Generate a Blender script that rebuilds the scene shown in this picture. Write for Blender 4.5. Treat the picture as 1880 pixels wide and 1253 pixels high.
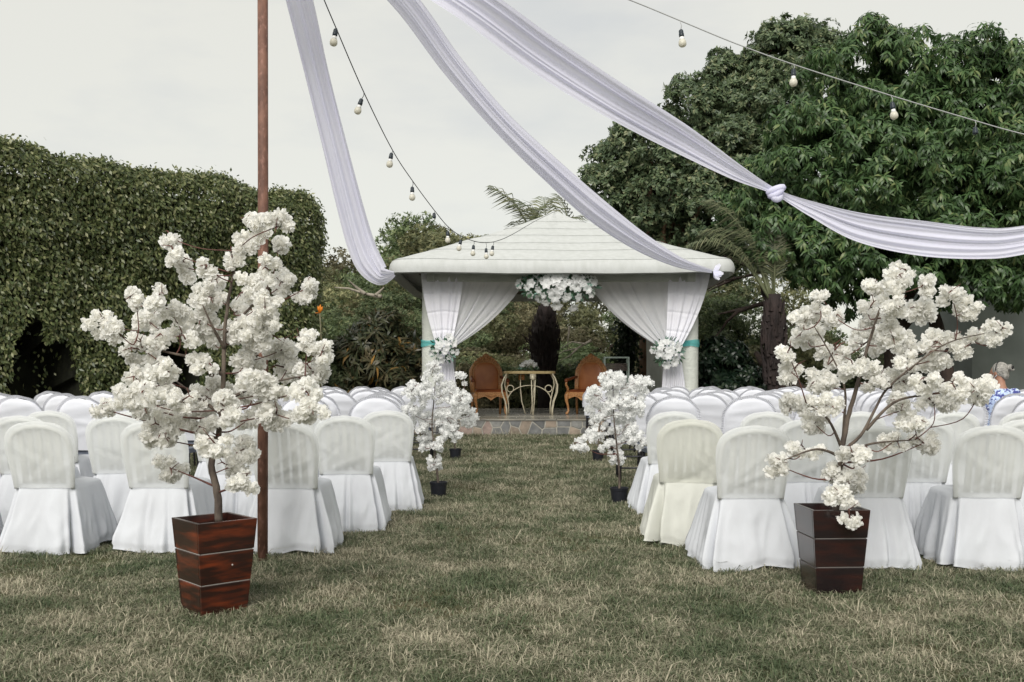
import bpy, math, random
import numpy as np
from mathutils import Vector, Matrix, Euler
from mathutils.noise import noise as pnoise

random.seed(7)
RNG = np.random.default_rng(7)
PI = math.pi
R = math.radians
scene = bpy.context.scene
for o in list(bpy.data.objects):
    bpy.data.objects.remove(o)
C = scene.collection

# ------------------------------------------------------------------ camera, sky, sun, exposure
CAM_H, FPX = 1.2, 1880 * 35 / 36
cam_d = bpy.data.cameras.new('camera')
cam = bpy.data.objects.new('camera', cam_d)
C.objects.link(cam)
cam.location = (0, 0, CAM_H)
cam.rotation_euler = (R(90), 0, 0)
cam_d.sensor_width = 36
cam_d.lens = 35
cam_d.shift_y = 63.5 / 1880
cam_d.clip_start = 0.1
cam_d.clip_end = 3000
scene.camera = cam

SUN_EL, SUN_AZ = R(38), R(194)          # azimuth measured from +Y towards +X: behind the camera
world = bpy.data.worlds.new('World')
scene.world = world
world.use_nodes = True
wn = world.node_tree
wn.nodes.clear()
w_out = wn.nodes.new('ShaderNodeOutputWorld')
w_bg = wn.nodes.new('ShaderNodeBackground')
w_sky = wn.nodes.new('ShaderNodeTexSky')
w_sky.sky_type = 'NISHITA'
w_sky.sun_disc = False
w_sky.sun_elevation = SUN_EL
w_sky.sun_rotation = SUN_AZ
w_bg.inputs['Strength'].default_value = 0.1
w_tc = wn.nodes.new('ShaderNodeTexCoord')
w_map = wn.nodes.new('ShaderNodeMapping')
w_map.inputs['Scale'].default_value = (1.2, 1.2, 3.6)
w_noise = wn.nodes.new('ShaderNodeTexNoise')
w_noise.inputs['Scale'].default_value = 2.3
w_noise.inputs['Detail'].default_value = 7
w_noise.inputs['Roughness'].default_value = 0.55
w_ramp = wn.nodes.new('ShaderNodeValToRGB')
w_ramp.color_ramp.elements[0].position = 0.30
w_ramp.color_ramp.elements[0].color = (2.70, 2.70, 2.58, 1)
w_ramp.color_ramp.elements[1].position = 0.52
w_ramp.color_ramp.elements[1].color = (3.22, 3.15, 2.82, 1)
w_mix = wn.nodes.new('ShaderNodeMix')
w_mix.data_type = 'RGBA'
w_mix.inputs['Factor'].default_value = 0.93
wn.links.new(w_tc.outputs['Generated'], w_map.inputs['Vector'])
wn.links.new(w_map.outputs[0], w_noise.inputs['Vector'])
wn.links.new(w_noise.outputs['Fac'], w_ramp.inputs['Fac'])
wn.links.new(w_sky.outputs[0], w_mix.inputs['A'])
wn.links.new(w_ramp.outputs[0], w_mix.inputs['B'])
wn.links.new(w_mix.outputs['Result'], w_bg.inputs['Color'])
wn.links.new(w_bg.outputs[0], w_out.inputs['Surface'])

sun_d = bpy.data.lights.new('sun', 'SUN')
sun_d.energy = 1.5
sun_d.angle = R(40)
sun_d.color = (1.0, 0.965, 0.91)
sun = bpy.data.objects.new('sun', sun_d)
C.objects.link(sun)
sd = Vector((math.sin(SUN_AZ) * math.cos(SUN_EL), math.cos(SUN_AZ) * math.cos(SUN_EL), math.sin(SUN_EL)))
sun.rotation_euler = sd.to_track_quat('Z', 'Y').to_euler()
sun.location = sd * 60

scene.view_settings.view_transform = 'Standard'
scene.view_settings.look = 'None'
scene.view_settings.exposure = 1.35
scene.view_settings.gamma = 1
scene.view_settings.use_curve_mapping = False
scene.render.engine = 'CYCLES'
scene.cycles.max_bounces = 12
scene.cycles.diffuse_bounces = 8
scene.cycles.transmission_bounces = 10
scene.cycles.transparent_max_bounces = 12


def P(px, py, d):
    """Point that lies at depth d along the photograph's ray through (px, py)."""
    return Vector(((px - 940) / FPX * d, d, CAM_H - (py - 690) / FPX * d))


# ------------------------------------------------------------------ materials
def nd(nt, t, **kw):
    n = nt.nodes.new(t)
    for k, v in kw.items():
        setattr(n, k, v)
    return n


def M(name, col, col2=None, rough=0.6, ns=6.0, nd_=5, stretch=(1, 1, 1), contrast=(0.35, 0.65), bump=0.0, bs=None,
      bdist=0.01, transl=0.0, spec=0.4, metal=0.0, attr=None, acols=None, objrand=0.0, coord='Object', alpha=1.0,
      coat=0.0, tcol=None, sheen=0.0, third=None):
    m = bpy.data.materials.new(name)
    m.use_nodes = True
    nt = m.node_tree
    nt.nodes.clear()
    L = nt.links.new
    out = nd(nt, 'ShaderNodeOutputMaterial')
    pb = nd(nt, 'ShaderNodeBsdfPrincipled')
    pb.inputs['Roughness'].default_value = rough
    pb.inputs['Metallic'].default_value = metal
    pb.inputs['Specular IOR Level'].default_value = spec
    pb.inputs['Coat Weight'].default_value = coat
    pb.inputs['Coat Roughness'].default_value = 0.15
    tc = nd(nt, 'ShaderNodeTexCoord')
    mp = nd(nt, 'ShaderNodeMapping')
    mp.inputs['Scale'].default_value = stretch
    oi = nd(nt, 'ShaderNodeObjectInfo')
    vm = nd(nt, 'ShaderNodeVectorMath', operation='SCALE')
    comb = nd(nt, 'ShaderNodeCombineXYZ')
    for i in range(3):
        L(oi.outputs['Random'], comb.inputs[i])
    L(comb.outputs[0], vm.inputs[0])
    vm.inputs['Scale'].default_value = 37.0
    va = nd(nt, 'ShaderNodeVectorMath', operation='ADD')
    L(tc.outputs[coord], mp.inputs['Vector'])
    L(mp.outputs[0], va.inputs[0])
    L(vm.outputs[0], va.inputs[1])
    vec = va.outputs[0]

    def noise(scale, detail=nd_):
        n = nd(nt, 'ShaderNodeTexNoise')
        n.inputs['Scale'].default_value = scale
        n.inputs['Detail'].default_value = detail
        L(vec, n.inputs['Vector'])
        return n.outputs['Fac']

    def mixc(f, a, b):
        mx = nd(nt, 'ShaderNodeMix', data_type='RGBA')
        if isinstance(f, float):
            mx.inputs['Factor'].default_value = f
        else:
            L(f, mx.inputs['Factor'])
        for s, v in (('A', a), ('B', b)):
            if isinstance(v, tuple):
                mx.inputs[s].default_value = (*v, 1)
            else:
                L(v, mx.inputs[s])
        return mx.outputs['Result']

    def remap(f, lo, hi):
        mr = nd(nt, 'ShaderNodeMapRange')
        mr.inputs['From Min'].default_value = lo
        mr.inputs['From Max'].default_value = hi
        L(f, mr.inputs['Value'])
        return mr.outputs[0]
    colr = tuple(col)
    if col2:
        colr = mixc(remap(noise(ns), *contrast), tuple(col), tuple(col2))
    if third:
        c3, s3, lo3, hi3 = third
        colr = mixc(remap(noise(s3, 3), lo3, hi3), colr, tuple(c3))
    if attr:
        at = nd(nt, 'ShaderNodeAttribute', attribute_name=attr)
        rp = nd(nt, 'ShaderNodeValToRGB')
        el = rp.color_ramp.elements
        while len(el) < len(acols):
            el.new(0.5)
        for e, (p_, c_) in zip(el, acols):
            e.position = p_
            e.color = (*c_, 1)
        L(at.outputs['Fac'], rp.inputs['Fac'])
        if col2:
            mx = nd(nt, 'ShaderNodeMix', data_type='RGBA', blend_type='MULTIPLY')
            mx.inputs['Factor'].default_value = 1.0
            L(rp.outputs[0], mx.inputs['A'])
            L(colr, mx.inputs['B'])
            colr = mx.outputs['Result']
        else:
            colr = rp.outputs[0]
    if objrand:
        hs = nd(nt, 'ShaderNodeHueSaturation')
        mr = nd(nt, 'ShaderNodeMapRange')
        mr.inputs['To Min'].default_value = 1 - objrand
        mr.inputs['To Max'].default_value = 1 + objrand
        L(oi.outputs['Random'], mr.inputs['Value'])
        L(mr.outputs[0], hs.inputs['Value'])
        if isinstance(colr, tuple):
            hs.inputs['Color'].default_value = (*colr, 1)
        else:
            L(colr, hs.inputs['Color'])
        colr = hs.outputs[0]
    if isinstance(colr, tuple):
        pb.inputs['Base Color'].default_value = (*colr, 1)
    else:
        L(colr, pb.inputs['Base Color'])
    if bump:
        b = nd(nt, 'ShaderNodeBump')
        b.inputs['Strength'].default_value = bump
        b.inputs['Distance'].default_value = bdist
        L(noise(bs or ns * 3, 6), b.inputs['Height'])
        L(b.outputs[0], pb.inputs['Normal'])
    sh = pb.outputs[0]
    if transl:
        tr = nd(nt, 'ShaderNodeBsdfTranslucent')
        if tcol:
            tr.inputs['Color'].default_value = (*tcol, 1)
        elif isinstance(colr, tuple):
            tr.inputs['Color'].default_value = (*colr, 1)
        else:
            L(colr, tr.inputs['Color'])
        ms = nd(nt, 'ShaderNodeMixShader')
        ms.inputs[0].default_value = transl
        L(sh, ms.inputs[1])
        L(tr.outputs[0], ms.inputs[2])
        sh = ms.outputs[0]
    if alpha < 1:
        tp = nd(nt, 'ShaderNodeBsdfTransparent')
        ms = nd(nt, 'ShaderNodeMixShader')
        ms.inputs[0].default_value = alpha
        L(tp.outputs[0], ms.inputs[1])
        L(sh, ms.inputs[2])
        sh = ms.outputs[0]
    L(sh, out.inputs['Surface'])
    return m


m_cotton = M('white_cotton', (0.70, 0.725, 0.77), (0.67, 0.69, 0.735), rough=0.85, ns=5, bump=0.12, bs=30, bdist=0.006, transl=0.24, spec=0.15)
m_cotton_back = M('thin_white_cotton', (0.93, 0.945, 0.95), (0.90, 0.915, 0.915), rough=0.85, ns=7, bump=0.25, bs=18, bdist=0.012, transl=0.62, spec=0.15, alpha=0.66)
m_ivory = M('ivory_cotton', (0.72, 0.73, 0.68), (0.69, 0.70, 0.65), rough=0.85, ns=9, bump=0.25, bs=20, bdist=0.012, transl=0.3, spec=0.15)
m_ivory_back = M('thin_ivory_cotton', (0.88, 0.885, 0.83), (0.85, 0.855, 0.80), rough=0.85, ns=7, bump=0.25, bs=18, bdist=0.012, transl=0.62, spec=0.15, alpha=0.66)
m_spandex = M('white_spandex', (0.72, 0.735, 0.79), (0.68, 0.695, 0.75), rough=0.7, ns=4, bump=0.12, bs=9, bdist=0.015, transl=0.15, spec=0.2)
m_ruffle = M('white_ruffle', (0.78, 0.79, 0.84), rough=0.8, transl=0.3, spec=0.15)
m_plastic = M('white_plastic', (0.62, 0.63, 0.61), rough=0.45)
m_seat = M('blue_grey_vinyl', (0.14, 0.16, 0.21), (0.11, 0.13, 0.17), rough=0.5)
m_darkmetal = M('dark_metal', (0.018, 0.018, 0.024), rough=0.45, spec=0.5)
m_drape = M('white_drape', (0.83, 0.83, 0.94), (0.80, 0.80, 0.92), rough=0.75, ns=1.5, transl=0.5, spec=0.12)
m_sheer = M('sheer_white_voile', (0.93, 0.94, 0.97), (0.90, 0.91, 0.95), rough=0.8, ns=4, bump=0.12, bs=10, transl=0.55, spec=0.1, alpha=0.88)
m_satin = M('white_satin', (0.90, 0.90, 0.955), (0.87, 0.87, 0.935), rough=0.5, ns=4, bump=0.15, bs=8, transl=0.35, spec=0.25)
m_teal = M('teal_organza', (0.12, 0.50, 0.50), rough=0.5, transl=0.4, alpha=0.75)
m_petal = M('cream_white_petal', (0.84, 0.83, 0.77), rough=0.8, transl=0.58, spec=0.1, attr='rnd',
            acols=[(0.0, (0.86, 0.845, 0.78)), (0.45, (0.92, 0.915, 0.885)), (1.0, (0.95, 0.95, 0.935))], objrand=0.04)
m_petal_w = M('pure_white_petal', (0.87, 0.87, 0.86), rough=0.8, transl=0.58, spec=0.1, attr='rnd',
              acols=[(0.0, (0.88, 0.88, 0.85)), (0.4, (0.93, 0.935, 0.93)), (1.0, (0.95, 0.955, 0.96))], objrand=0.03)
m_bark_g = M('grey_brown_bark', (0.12, 0.095, 0.075), (0.05, 0.038, 0.032), rough=0.85, ns=25, stretch=(1, 1, 0.35), bump=0.6, bs=60)
m_twig = M('reddish_twig', (0.13, 0.045, 0.035), (0.07, 0.03, 0.025), rough=0.7, ns=20)
m_wood = M('mahogany_lacquer', (0.022, 0.007, 0.005), (0.20, 0.036, 0.010), rough=0.28, ns=5, nd_=8, stretch=(1.0, 1.0, 6.0), contrast=(0.45, 0.85),
           bump=0.12, bs=30, bdist=0.003, spec=0.5, coat=0.25, third=((0.012, 0.005, 0.005), 3.5, 0.45, 0.7))
m_wood_dark = M('dark_mahogany_lacquer', (0.010, 0.006, 0.007), (0.038, 0.010, 0.007), rough=0.25, ns=4, nd_=8, stretch=(1.0, 1.0, 5.0), contrast=(0.42, 0.78),
                bump=0.1, bs=30, bdist=0.003, spec=0.5, coat=0.3)
m_strip = M('pale_edge_strip', (0.38, 0.36, 0.34), rough=0.6)
m_strip_d = M('dull_edge_strip', (0.16, 0.15, 0.14), rough=0.6)
m_soil = M('dark_soil', (0.03, 0.022, 0.016), (0.05, 0.04, 0.03), rough=0.95, ns=30, bump=1, bs=60)
m_blackpot = M('black_plastic', (0.012, 0.013, 0.018), rough=0.4)
m_rust = M('rusty_steel', (0.185, 0.092, 0.064), (0.10, 0.048, 0.034), rough=0.7, ns=18, nd_=8, stretch=(1, 1, 0.5), bump=0.25, bs=60, bdist=0.004,
           third=((0.25, 0.13, 0.10), 45, 0.55, 0.75))
m_roof = M('white_painted_thatch', (0.47, 0.485, 0.48), (0.425, 0.44, 0.43), rough=0.9, ns=2.2, nd_=9, stretch=(4, 4, 1.5), bump=0.35, bs=26, bdist=0.012)
m_stucco = M('white_stucco', (0.55, 0.57, 0.53), (0.45, 0.47, 0.43), rough=0.9, ns=3, nd_=8, bump=0.8, bs=22, bdist=0.02)
m_soffit = M('roof_underside', (0.16, 0.13, 0.10), (0.10, 0.08, 0.06), rough=0.9, ns=10, stretch=(6, 1, 1), bump=0.5)
m_stones = [M('stone_' + n, a, b, rough=0.8, ns=9, nd_=8, bump=0.5, bs=30, bdist=0.008, objrand=0.2) for n, a, b in (
    ('grey', (0.19, 0.19, 0.18), (0.12, 0.12, 0.115)), ('tan', (0.29, 0.235, 0.185), (0.20, 0.165, 0.13)),
    ('rose', (0.25, 0.19, 0.165), (0.16, 0.125, 0.11)), ('slate', (0.15, 0.152, 0.15), (0.095, 0.098, 0.098)))]
m_mortar = M('pale_mortar', (0.33, 0.315, 0.275), (0.25, 0.24, 0.21), rough=0.95, ns=14, bump=0.4)
m_tile = M('polished_slate_tile', (0.36, 0.335, 0.28), (0.15, 0.145, 0.13), rough=0.22, ns=2.2, nd_=8, stretch=(1, 3, 1), bump=0.12, bs=7, spec=0.6, objrand=0.35)
m_gold = M('carved_gilt_wood', (0.46, 0.23, 0.085), (0.28, 0.115, 0.036), rough=0.35, ns=40, bump=0.5, bs=70, bdist=0.01, spec=0.5)
m_leather = M('tan_leather', (0.38, 0.140, 0.044), (0.30, 0.10, 0.030), rough=0.42, ns=5, bump=0.1, bs=80, spec=0.45)
m_leather_d = M('dark_tan_leather', (0.21, 0.058, 0.017), (0.14, 0.038, 0.013), rough=0.45, ns=6, bump=0.1, bs=80)
m_iron = M('cream_gilt_iron', (0.60, 0.55, 0.42), (0.48, 0.43, 0.31), rough=0.4, ns=20, metal=0.2)
m_brass = M('golden_tabletop', (0.47, 0.37, 0.19), (0.36, 0.27, 0.13), rough=0.35, ns=15, metal=0.2)
m_frameglass = M('pale_green_metal', (0.45, 0.55, 0.50), rough=0.3)
m_smoke = M('smoked_glass', (0.10, 0.07, 0.06), rough=0.12, spec=0.5, alpha=0.6)
m_wall = M('grey_green_plaster', (0.25, 0.28, 0.265), (0.20, 0.225, 0.215), rough=0.9, ns=1.5, nd_=7, bump=0.25, bs=9, third=((0.17, 0.185, 0.17), 0.8, 0.5, 0.8))
m_socket = M('black_socket', (0.012, 0.02, 0.028), rough=0.45)
m_collar = M('white_bulb_neck', (0.75, 0.75, 0.74), rough=0.4)
m_bulb = M('frosted_bulb', (0.80, 0.78, 0.70), (0.74, 0.72, 0.63), rough=0.3, ns=3, transl=0.4)
m_wire = M('dark_cable', (0.03, 0.03, 0.035), rough=0.5)
m_wire_w = M('pale_cable', (0.35, 0.36, 0.36), rough=0.5)
m_skin = M('skin', (0.30, 0.16, 0.105), (0.26, 0.13, 0.085), rough=0.55, ns=20)
m_hair = M('grey_hair', (0.34, 0.33, 0.30), (0.14, 0.135, 0.125), rough=0.6, ns=20, stretch=(1, 4, 4), bump=0.5, bs=60, bdist=0.006)
m_dress = M('blue_floral_cotton', (0.05, 0.06, 0.22), (0.42, 0.52, 0.72), rough=0.85, ns=22, nd_=2, contrast=(0.45, 0.55), third=((0.70, 0.75, 0.85), 40, 0.6, 0.64))
m_black = M('black_plastic_clip', (0.01, 0.01, 0.012), rough=0.35)
m_mask = M('pale_blue_mask', (0.60, 0.68, 0.76), rough=0.85)
m_sand = M('brown_wood_bark', (0.23, 0.145, 0.085), (0.115, 0.07, 0.045), rough=0.9, ns=7, nd_=8, stretch=(1, 1, 0.5), bump=0.9, bs=18, bdist=0.04)
m_bark_d = M('dark_bark', (0.055, 0.038, 0.030), (0.025, 0.018, 0.016), rough=0.9, ns=8, nd_=8, stretch=(1, 1, 0.4), bump=0.9, bs=20, bdist=0.03)
m_palmbark = M('palm_bark', (0.032, 0.022, 0.020), (0.016, 0.012, 0.012), rough=0.9, ns=8, nd_=8, stretch=(1, 1, 0.4), bump=0.9, bs=20, bdist=0.03)
m_deadwood = M('bleached_dead_wood', (0.30, 0.27, 0.22), (0.20, 0.175, 0.14), rough=0.9, ns=10)

# foliage: attribute rnd is one random number per leaf
def leafmat(name, cols, rough=0.45, transl=0.38, spec=0.4, objrand=0.0, patch=None):
    return M(name, (1, 1, 1) if patch else cols[0], patch, rough=rough, ns=0.5, transl=transl, spec=spec, attr='rnd',
             acols=[(i / (len(cols) - 1), c) for i, c in enumerate(cols)], objrand=objrand, coord='Object')


m_mango = leafmat('mango_leaf', [(0.036, 0.068, 0.028), (0.062, 0.118, 0.044), (0.105, 0.178, 0.066), (0.21, 0.25, 0.105)], rough=0.38)
m_olive = leafmat('olive_leaf', [(0.056, 0.086, 0.048), (0.100, 0.146, 0.076), (0.16, 0.205, 0.105), (0.29, 0.30, 0.17)], rough=0.4)
m_hedge = leafmat('hedge_leaf', [(0.045, 0.068, 0.028), (0.105, 0.135, 0.052), (0.19, 0.21, 0.088), (0.42, 0.41, 0.24)], rough=0.35, spec=0.5)
m_forest = [leafmat('forest_leaf_' + n, c, rough=0.6, objrand=0.3) for n, c in (
    ('olive', [(0.072, 0.085, 0.042), (0.140, 0.152, 0.072), (0.215, 0.218, 0.105), (0.30, 0.28, 0.15)]),
    ('green', [(0.055, 0.084, 0.040), (0.102, 0.142, 0.064), (0.162, 0.208, 0.094), (0.24, 0.265, 0.13)]),
    ('brown', [(0.082, 0.080, 0.044), (0.145, 0.138, 0.075), (0.21, 0.188, 0.108), (0.29, 0.255, 0.155)]))]
m_croton = leafmat('croton_leaf', [(0.018, 0.026, 0.014), (0.040, 0.052, 0.026), (0.070, 0.080, 0.040), (0.075, 0.074, 0.04), (0.10, 0.09, 0.05), (0.12, 0.10, 0.055), (0.36, 0.20, 0.05)], rough=0.35)
m_darkleaf = leafmat('dark_shrub_leaf', [(0.008, 0.018, 0.012), (0.014, 0.03, 0.018), (0.026, 0.046, 0.024), (0.06, 0.08, 0.05)], rough=0.3)
m_palm = leafmat('palm_leaflet', [(0.07, 0.09, 0.05), (0.13, 0.15, 0.08), (0.20, 0.20, 0.12)], rough=0.45, transl=0.2)
m_rachis = M('palm_stalk', (0.16, 0.145, 0.085), (0.10, 0.095, 0.055), rough=0.6, ns=10)
m_ivy = leafmat('ivy_leaf', [(0.010, 0.020, 0.012), (0.02, 0.035, 0.018), (0.035, 0.055, 0.026)], rough=0.4)
m_orange = M('orange_bract', (0.75, 0.25, 0.02), rough=0.5, transl=0.3)
m_greenleaf = leafmat('florist_leaf', [(0.04, 0.085, 0.045), (0.085, 0.16, 0.095), (0.30, 0.48, 0.42)], rough=0.4)
m_twigshade = M('hedge_twigs_and_shade', (0.022, 0.024, 0.012), (0.010, 0.011, 0.007), rough=0.95, ns=8, bump=0.8)  # twig brown taken near black: the shade inside the hedge is painted in


# ------------------------------------------------------------------ mesh building
class MB:
    def __init__(s):
        s.v, s.f, s.r = [], [], []

    def add(s, v, f, rnd=None):
        o = len(s.v)
        s.v += [tuple(p) for p in v]
        s.f += [tuple(i + o for i in q) for q in f]
        if rnd is not None:
            s.r += [rnd] * len(v) if not hasattr(rnd, '__len__') else list(rnd)
        return s

    def box(s, c, size, rot=None):
        hx, hy, hz = size[0] / 2, size[1] / 2, size[2] / 2
        pts = [Vector((x, y, z)) for z in (-hz, hz) for y in (-hy, hy) for x in (-hx, hx)]
        if rot is not None:
            pts = [rot @ p for p in pts]
        c = Vector(c)
        return s.add([p + c for p in pts], [(0, 2, 3, 1), (4, 5, 7, 6), (0, 1, 5, 4), (2, 6, 7, 3), (0, 4, 6, 2), (1, 3, 7, 5)])

    def tube(s, pts, rad, n=8, flat=1.0, cap=True, up=None):
        pts = [Vector(p) for p in pts]
        k = len(pts)
        if not hasattr(rad, '__len__'):
            rad = [rad] * k
        elif len(rad) == 2 and k > 2:
            rad = [rad[0] + (rad[1] - rad[0]) * i / (k - 1) for i in range(k)]
        v, f = [], []
        u = None
        for i in range(k):
            t = (pts[min(i + 1, k - 1)] - pts[max(i - 1, 0)])
            t = t.normalized() if t.length > 1e-9 else Vector((0, 0, 1))
            if u is None:
                u = Vector(up) if up else (Vector((1, 0, 0)) if abs(t.x) < 0.8 else Vector((0, 1, 0)))
            u = (u - t * u.dot(t)).normalized()
            w = t.cross(u)
            for j in range(n):
                a = 2 * PI * j / n
                v.append(pts[i] + (u * math.cos(a) + w * math.sin(a) * flat) * rad[i])
        for i in range(k - 1):
            for j in range(n):
                f.append((i * n + j, i * n + (j + 1) % n, (i + 1) * n + (j + 1) % n, (i + 1) * n + j))
        if cap:
            f.append(tuple(range(n))[::-1])
            f.append(tuple((k - 1) * n + j for j in range(n)))
        return s.add(v, f)

    def lathe(s, prof, n=16, c=(0, 0, 0)):
        c = Vector(c)
        v, f = [], []
        for (r, z) in prof:
            for j in range(n):
                a = 2 * PI * j / n
                v.append(c + Vector((r * math.cos(a), r * math.sin(a), z)))
        for i in range(len(prof) - 1):
            for j in range(n):
                f.append((i * n + j, i * n + (j + 1) % n, (i + 1) * n + (j + 1) % n, (i + 1) * n + j))
        f.append(tuple(range(n))[::-1])
        f.append(tuple((len(prof) - 1) * n + j for j in range(n)))
        return s.add(v, f)

    def ball(s, c, r, n=12, m=8, rot=None):
        c = Vector(c)
        rx, ry, rz = r if hasattr(r, '__len__') else (r, r, r)
        v, f = [], []
        for i in range(m + 1):
            th = PI * i / m
            for j in range(n):
                a = 2 * PI * j / n
                p = Vector((rx * math.sin(th) * math.cos(a), ry * math.sin(th) * math.sin(a), rz * math.cos(th)))
                if rot is not None:
                    p = rot @ p
                v.append(c + p)
        for i in range(m):
            for j in range(n):
                f.append((i * n + j, (i + 1) * n + j, (i + 1) * n + (j + 1) % n, i * n + (j + 1) % n))
        return s.add(v, f)

    def grid(s, fn, nu, nv, closed=False):
        v, f = [], []
        for j in range(nv + 1):
            for i in range(nu + (0 if closed else 1)):
                v.append(fn(i / nu, j / nv))
        w = nu if closed else nu + 1
        for j in range(nv):
            for i in range(nu):
                i2 = (i + 1) % w
                f.append((j * w + i, j * w + i2, (j + 1) * w + i2, (j + 1) * w + i))
        return s.add(v, f)

    def prism(s, poly, y0, y1, axis='y'):
        """2D polygon (a, b) extruded along axis y (a=x, b=z) or z (a=x, b=y)."""
        n = len(poly)
        if axis == 'y':
            v = [(a, y0, b) for a, b in poly] + [(a, y1, b) for a, b in poly]
        else:
            v = [(a, b, y0) for a, b in poly] + [(a, b, y1) for a, b in poly]
        f = [tuple(range(n)), tuple(range(2 * n - 1, n - 1, -1))] + [(i, n + i, n + (i + 1) % n, (i + 1) % n) for i in range(n)]
        return s.add(v, f)

    def mesh(s, name, mat, smooth=True):
        me = bpy.data.meshes.new(name)
        me.from_pydata(s.v, [], s.f)
        me.validate()
        me.materials.append(mat)
        if smooth:
            me.polygons.foreach_set('use_smooth', [True] * len(me.polygons))
        if s.r and len(s.r) == len(me.vertices):
            at = me.attributes.new('rnd', 'FLOAT', 'POINT')
            at.data.foreach_set('value', s.r)
        me.update()
        return me

    def build(s, name, mat, parent=None, smooth=True, sharp=None):
        me = s.mesh(name, mat, smooth)
        if sharp is not None:
            me.set_sharp_from_angle(angle=R(sharp))
        return put(name, me, parent)


def put(name, me, parent=None, loc=None, rot=None, scl=None):
    o = bpy.data.objects.new(name, me)
    C.objects.link(o)
    if parent:
        o.parent = parent
    if loc is not None:
        o.location = loc
    if rot is not None:
        o.rotation_euler = rot
    if scl is not None:
        o.scale = scl if hasattr(scl, '__len__') else (scl,) * 3
    return o


def tag(o, label, cat, group=None):
    o['label'] = label
    o['category'] = cat
    if group:
        o['group'] = group
    return o


def thing(name, label, cat, loc=(0, 0, 0), rz=0.0, group=None):
    o = bpy.data.objects.new(name, None)
    o.empty_display_size = 0.1
    C.objects.link(o)
    o.location = loc
    o.rotation_euler = (0, 0, rz)
    return tag(o, label, cat, group)


def bev(o, w=0.004, seg=2, ang=40):
    b = o.modifiers.new('bevel', 'BEVEL')
    b.width = w
    b.segments = seg
    b.limit_method = 'ANGLE'
    b.angle_limit = R(ang)
    return o


def np_mesh(name, V, T, rnd, mat, smooth=False):
    me = bpy.data.meshes.new(name)
    nv, nt_ = len(V), len(T)
    me.vertices.add(nv)
    me.vertices.foreach_set('co', np.asarray(V, np.float32).ravel())
    me.loops.add(nt_ * 3)
    me.loops.foreach_set('vertex_index', np.asarray(T, np.int32).ravel())
    me.polygons.add(nt_)
    me.polygons.foreach_set('loop_start', np.arange(0, nt_ * 3, 3, dtype=np.int32))
    me.materials.append(mat)
    at = me.attributes.new('rnd', 'FLOAT', 'POINT')
    at.data.foreach_set('value', np.asarray(rnd, np.float32))
    if smooth:
        me.polygons.foreach_set('use_smooth', np.ones(nt_, bool))
    me.update(calc_edges=True)
    return me


def unit(a):
    return a / np.maximum(np.linalg.norm(a, axis=1, keepdims=True), 1e-9)


def sph(n, rng=RNG):
    return unit(rng.normal(size=(n, 3)))


def leaves(Pb, D, N, L, W, rnd, curl=0.25, long=True):
    """Leaf blades: base points Pb, directions D, face normals N, lengths L, widths W."""
    n = len(Pb)
    D = unit(D)
    S = unit(np.cross(D, N))
    N2 = np.cross(S, D)
    L = np.broadcast_to(np.asarray(L, float), (n,))[:, None]
    W = np.broadcast_to(np.asarray(W, float), (n,))[:, None]
    if long:
        c = [Pb, Pb + D * L * .35 + S * W * .5 + N2 * L * .06, Pb + D * L * .35 - S * W * .5 + N2 * L * .06,
             Pb + D * L * .72 + S * W * .38 - N2 * L * curl * .25, Pb + D * L * .72 - S * W * .38 - N2 * L * curl * .25,
             Pb + D * L - N2 * L * curl]
        T = np.array([[0, 1, 2], [1, 3, 2], [2, 3, 4], [3, 5, 4]])
    else:
        c = [Pb, Pb + D * L * .45 + S * W * .5 - N2 * L * curl * .2, Pb + D * L - N2 * L * curl, Pb + D * L * .45 - S * W * .5 - N2 * L * curl * .2]
        T = np.array([[0, 1, 2], [0, 2, 3]])
    k = len(c)
    V = np.stack(c, 1).reshape(-1, 3)
    TT = (T[None] + (np.arange(n) * k)[:, None, None]).reshape(-1, 3)
    return V, TT, np.repeat(rnd, k)


# ------------------------------------------------------------------ ground
def make_ground():
    xs = np.concatenate([np.linspace(-600, -40, 12), np.linspace(-30, 30, 41), np.linspace(40, 600, 12)])
    ys = np.concatenate([np.linspace(-60, 0, 5), np.linspace(2, 30, 40), np.linspace(32, 75, 20), np.linspace(90, 1200, 12)])
    v, f = [], []
    for y in ys:
        for x in xs:
            z = 0.0
            if y > 27:
                t = min((y - 27) / 40, 1)
                z = 2.2 * t * t * (3 - 2 * t)
            v.append((x, y, z))
    w = len(xs)
    for j in range(len(ys) - 1):
        for i in range(w - 1):
            f.append((j * w + i, j * w + i + 1, (j + 1) * w + i + 1, (j + 1) * w + i))
    m = M('lawn_soil_and_thatch', (0.115, 0.10, 0.058), (0.062, 0.068, 0.032), rough=0.95, ns=1.1, nd_=8, bump=0.8, bs=40, bdist=0.03, coord='Object', spec=0.1,
          third=((0.045, 0.042, 0.022), 20, 0.5, 0.7))
    o = MB().add(v, f).build('lawn_ground', m)
    o['kind'] = 'structure'
    return o


ground = make_ground()


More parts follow.
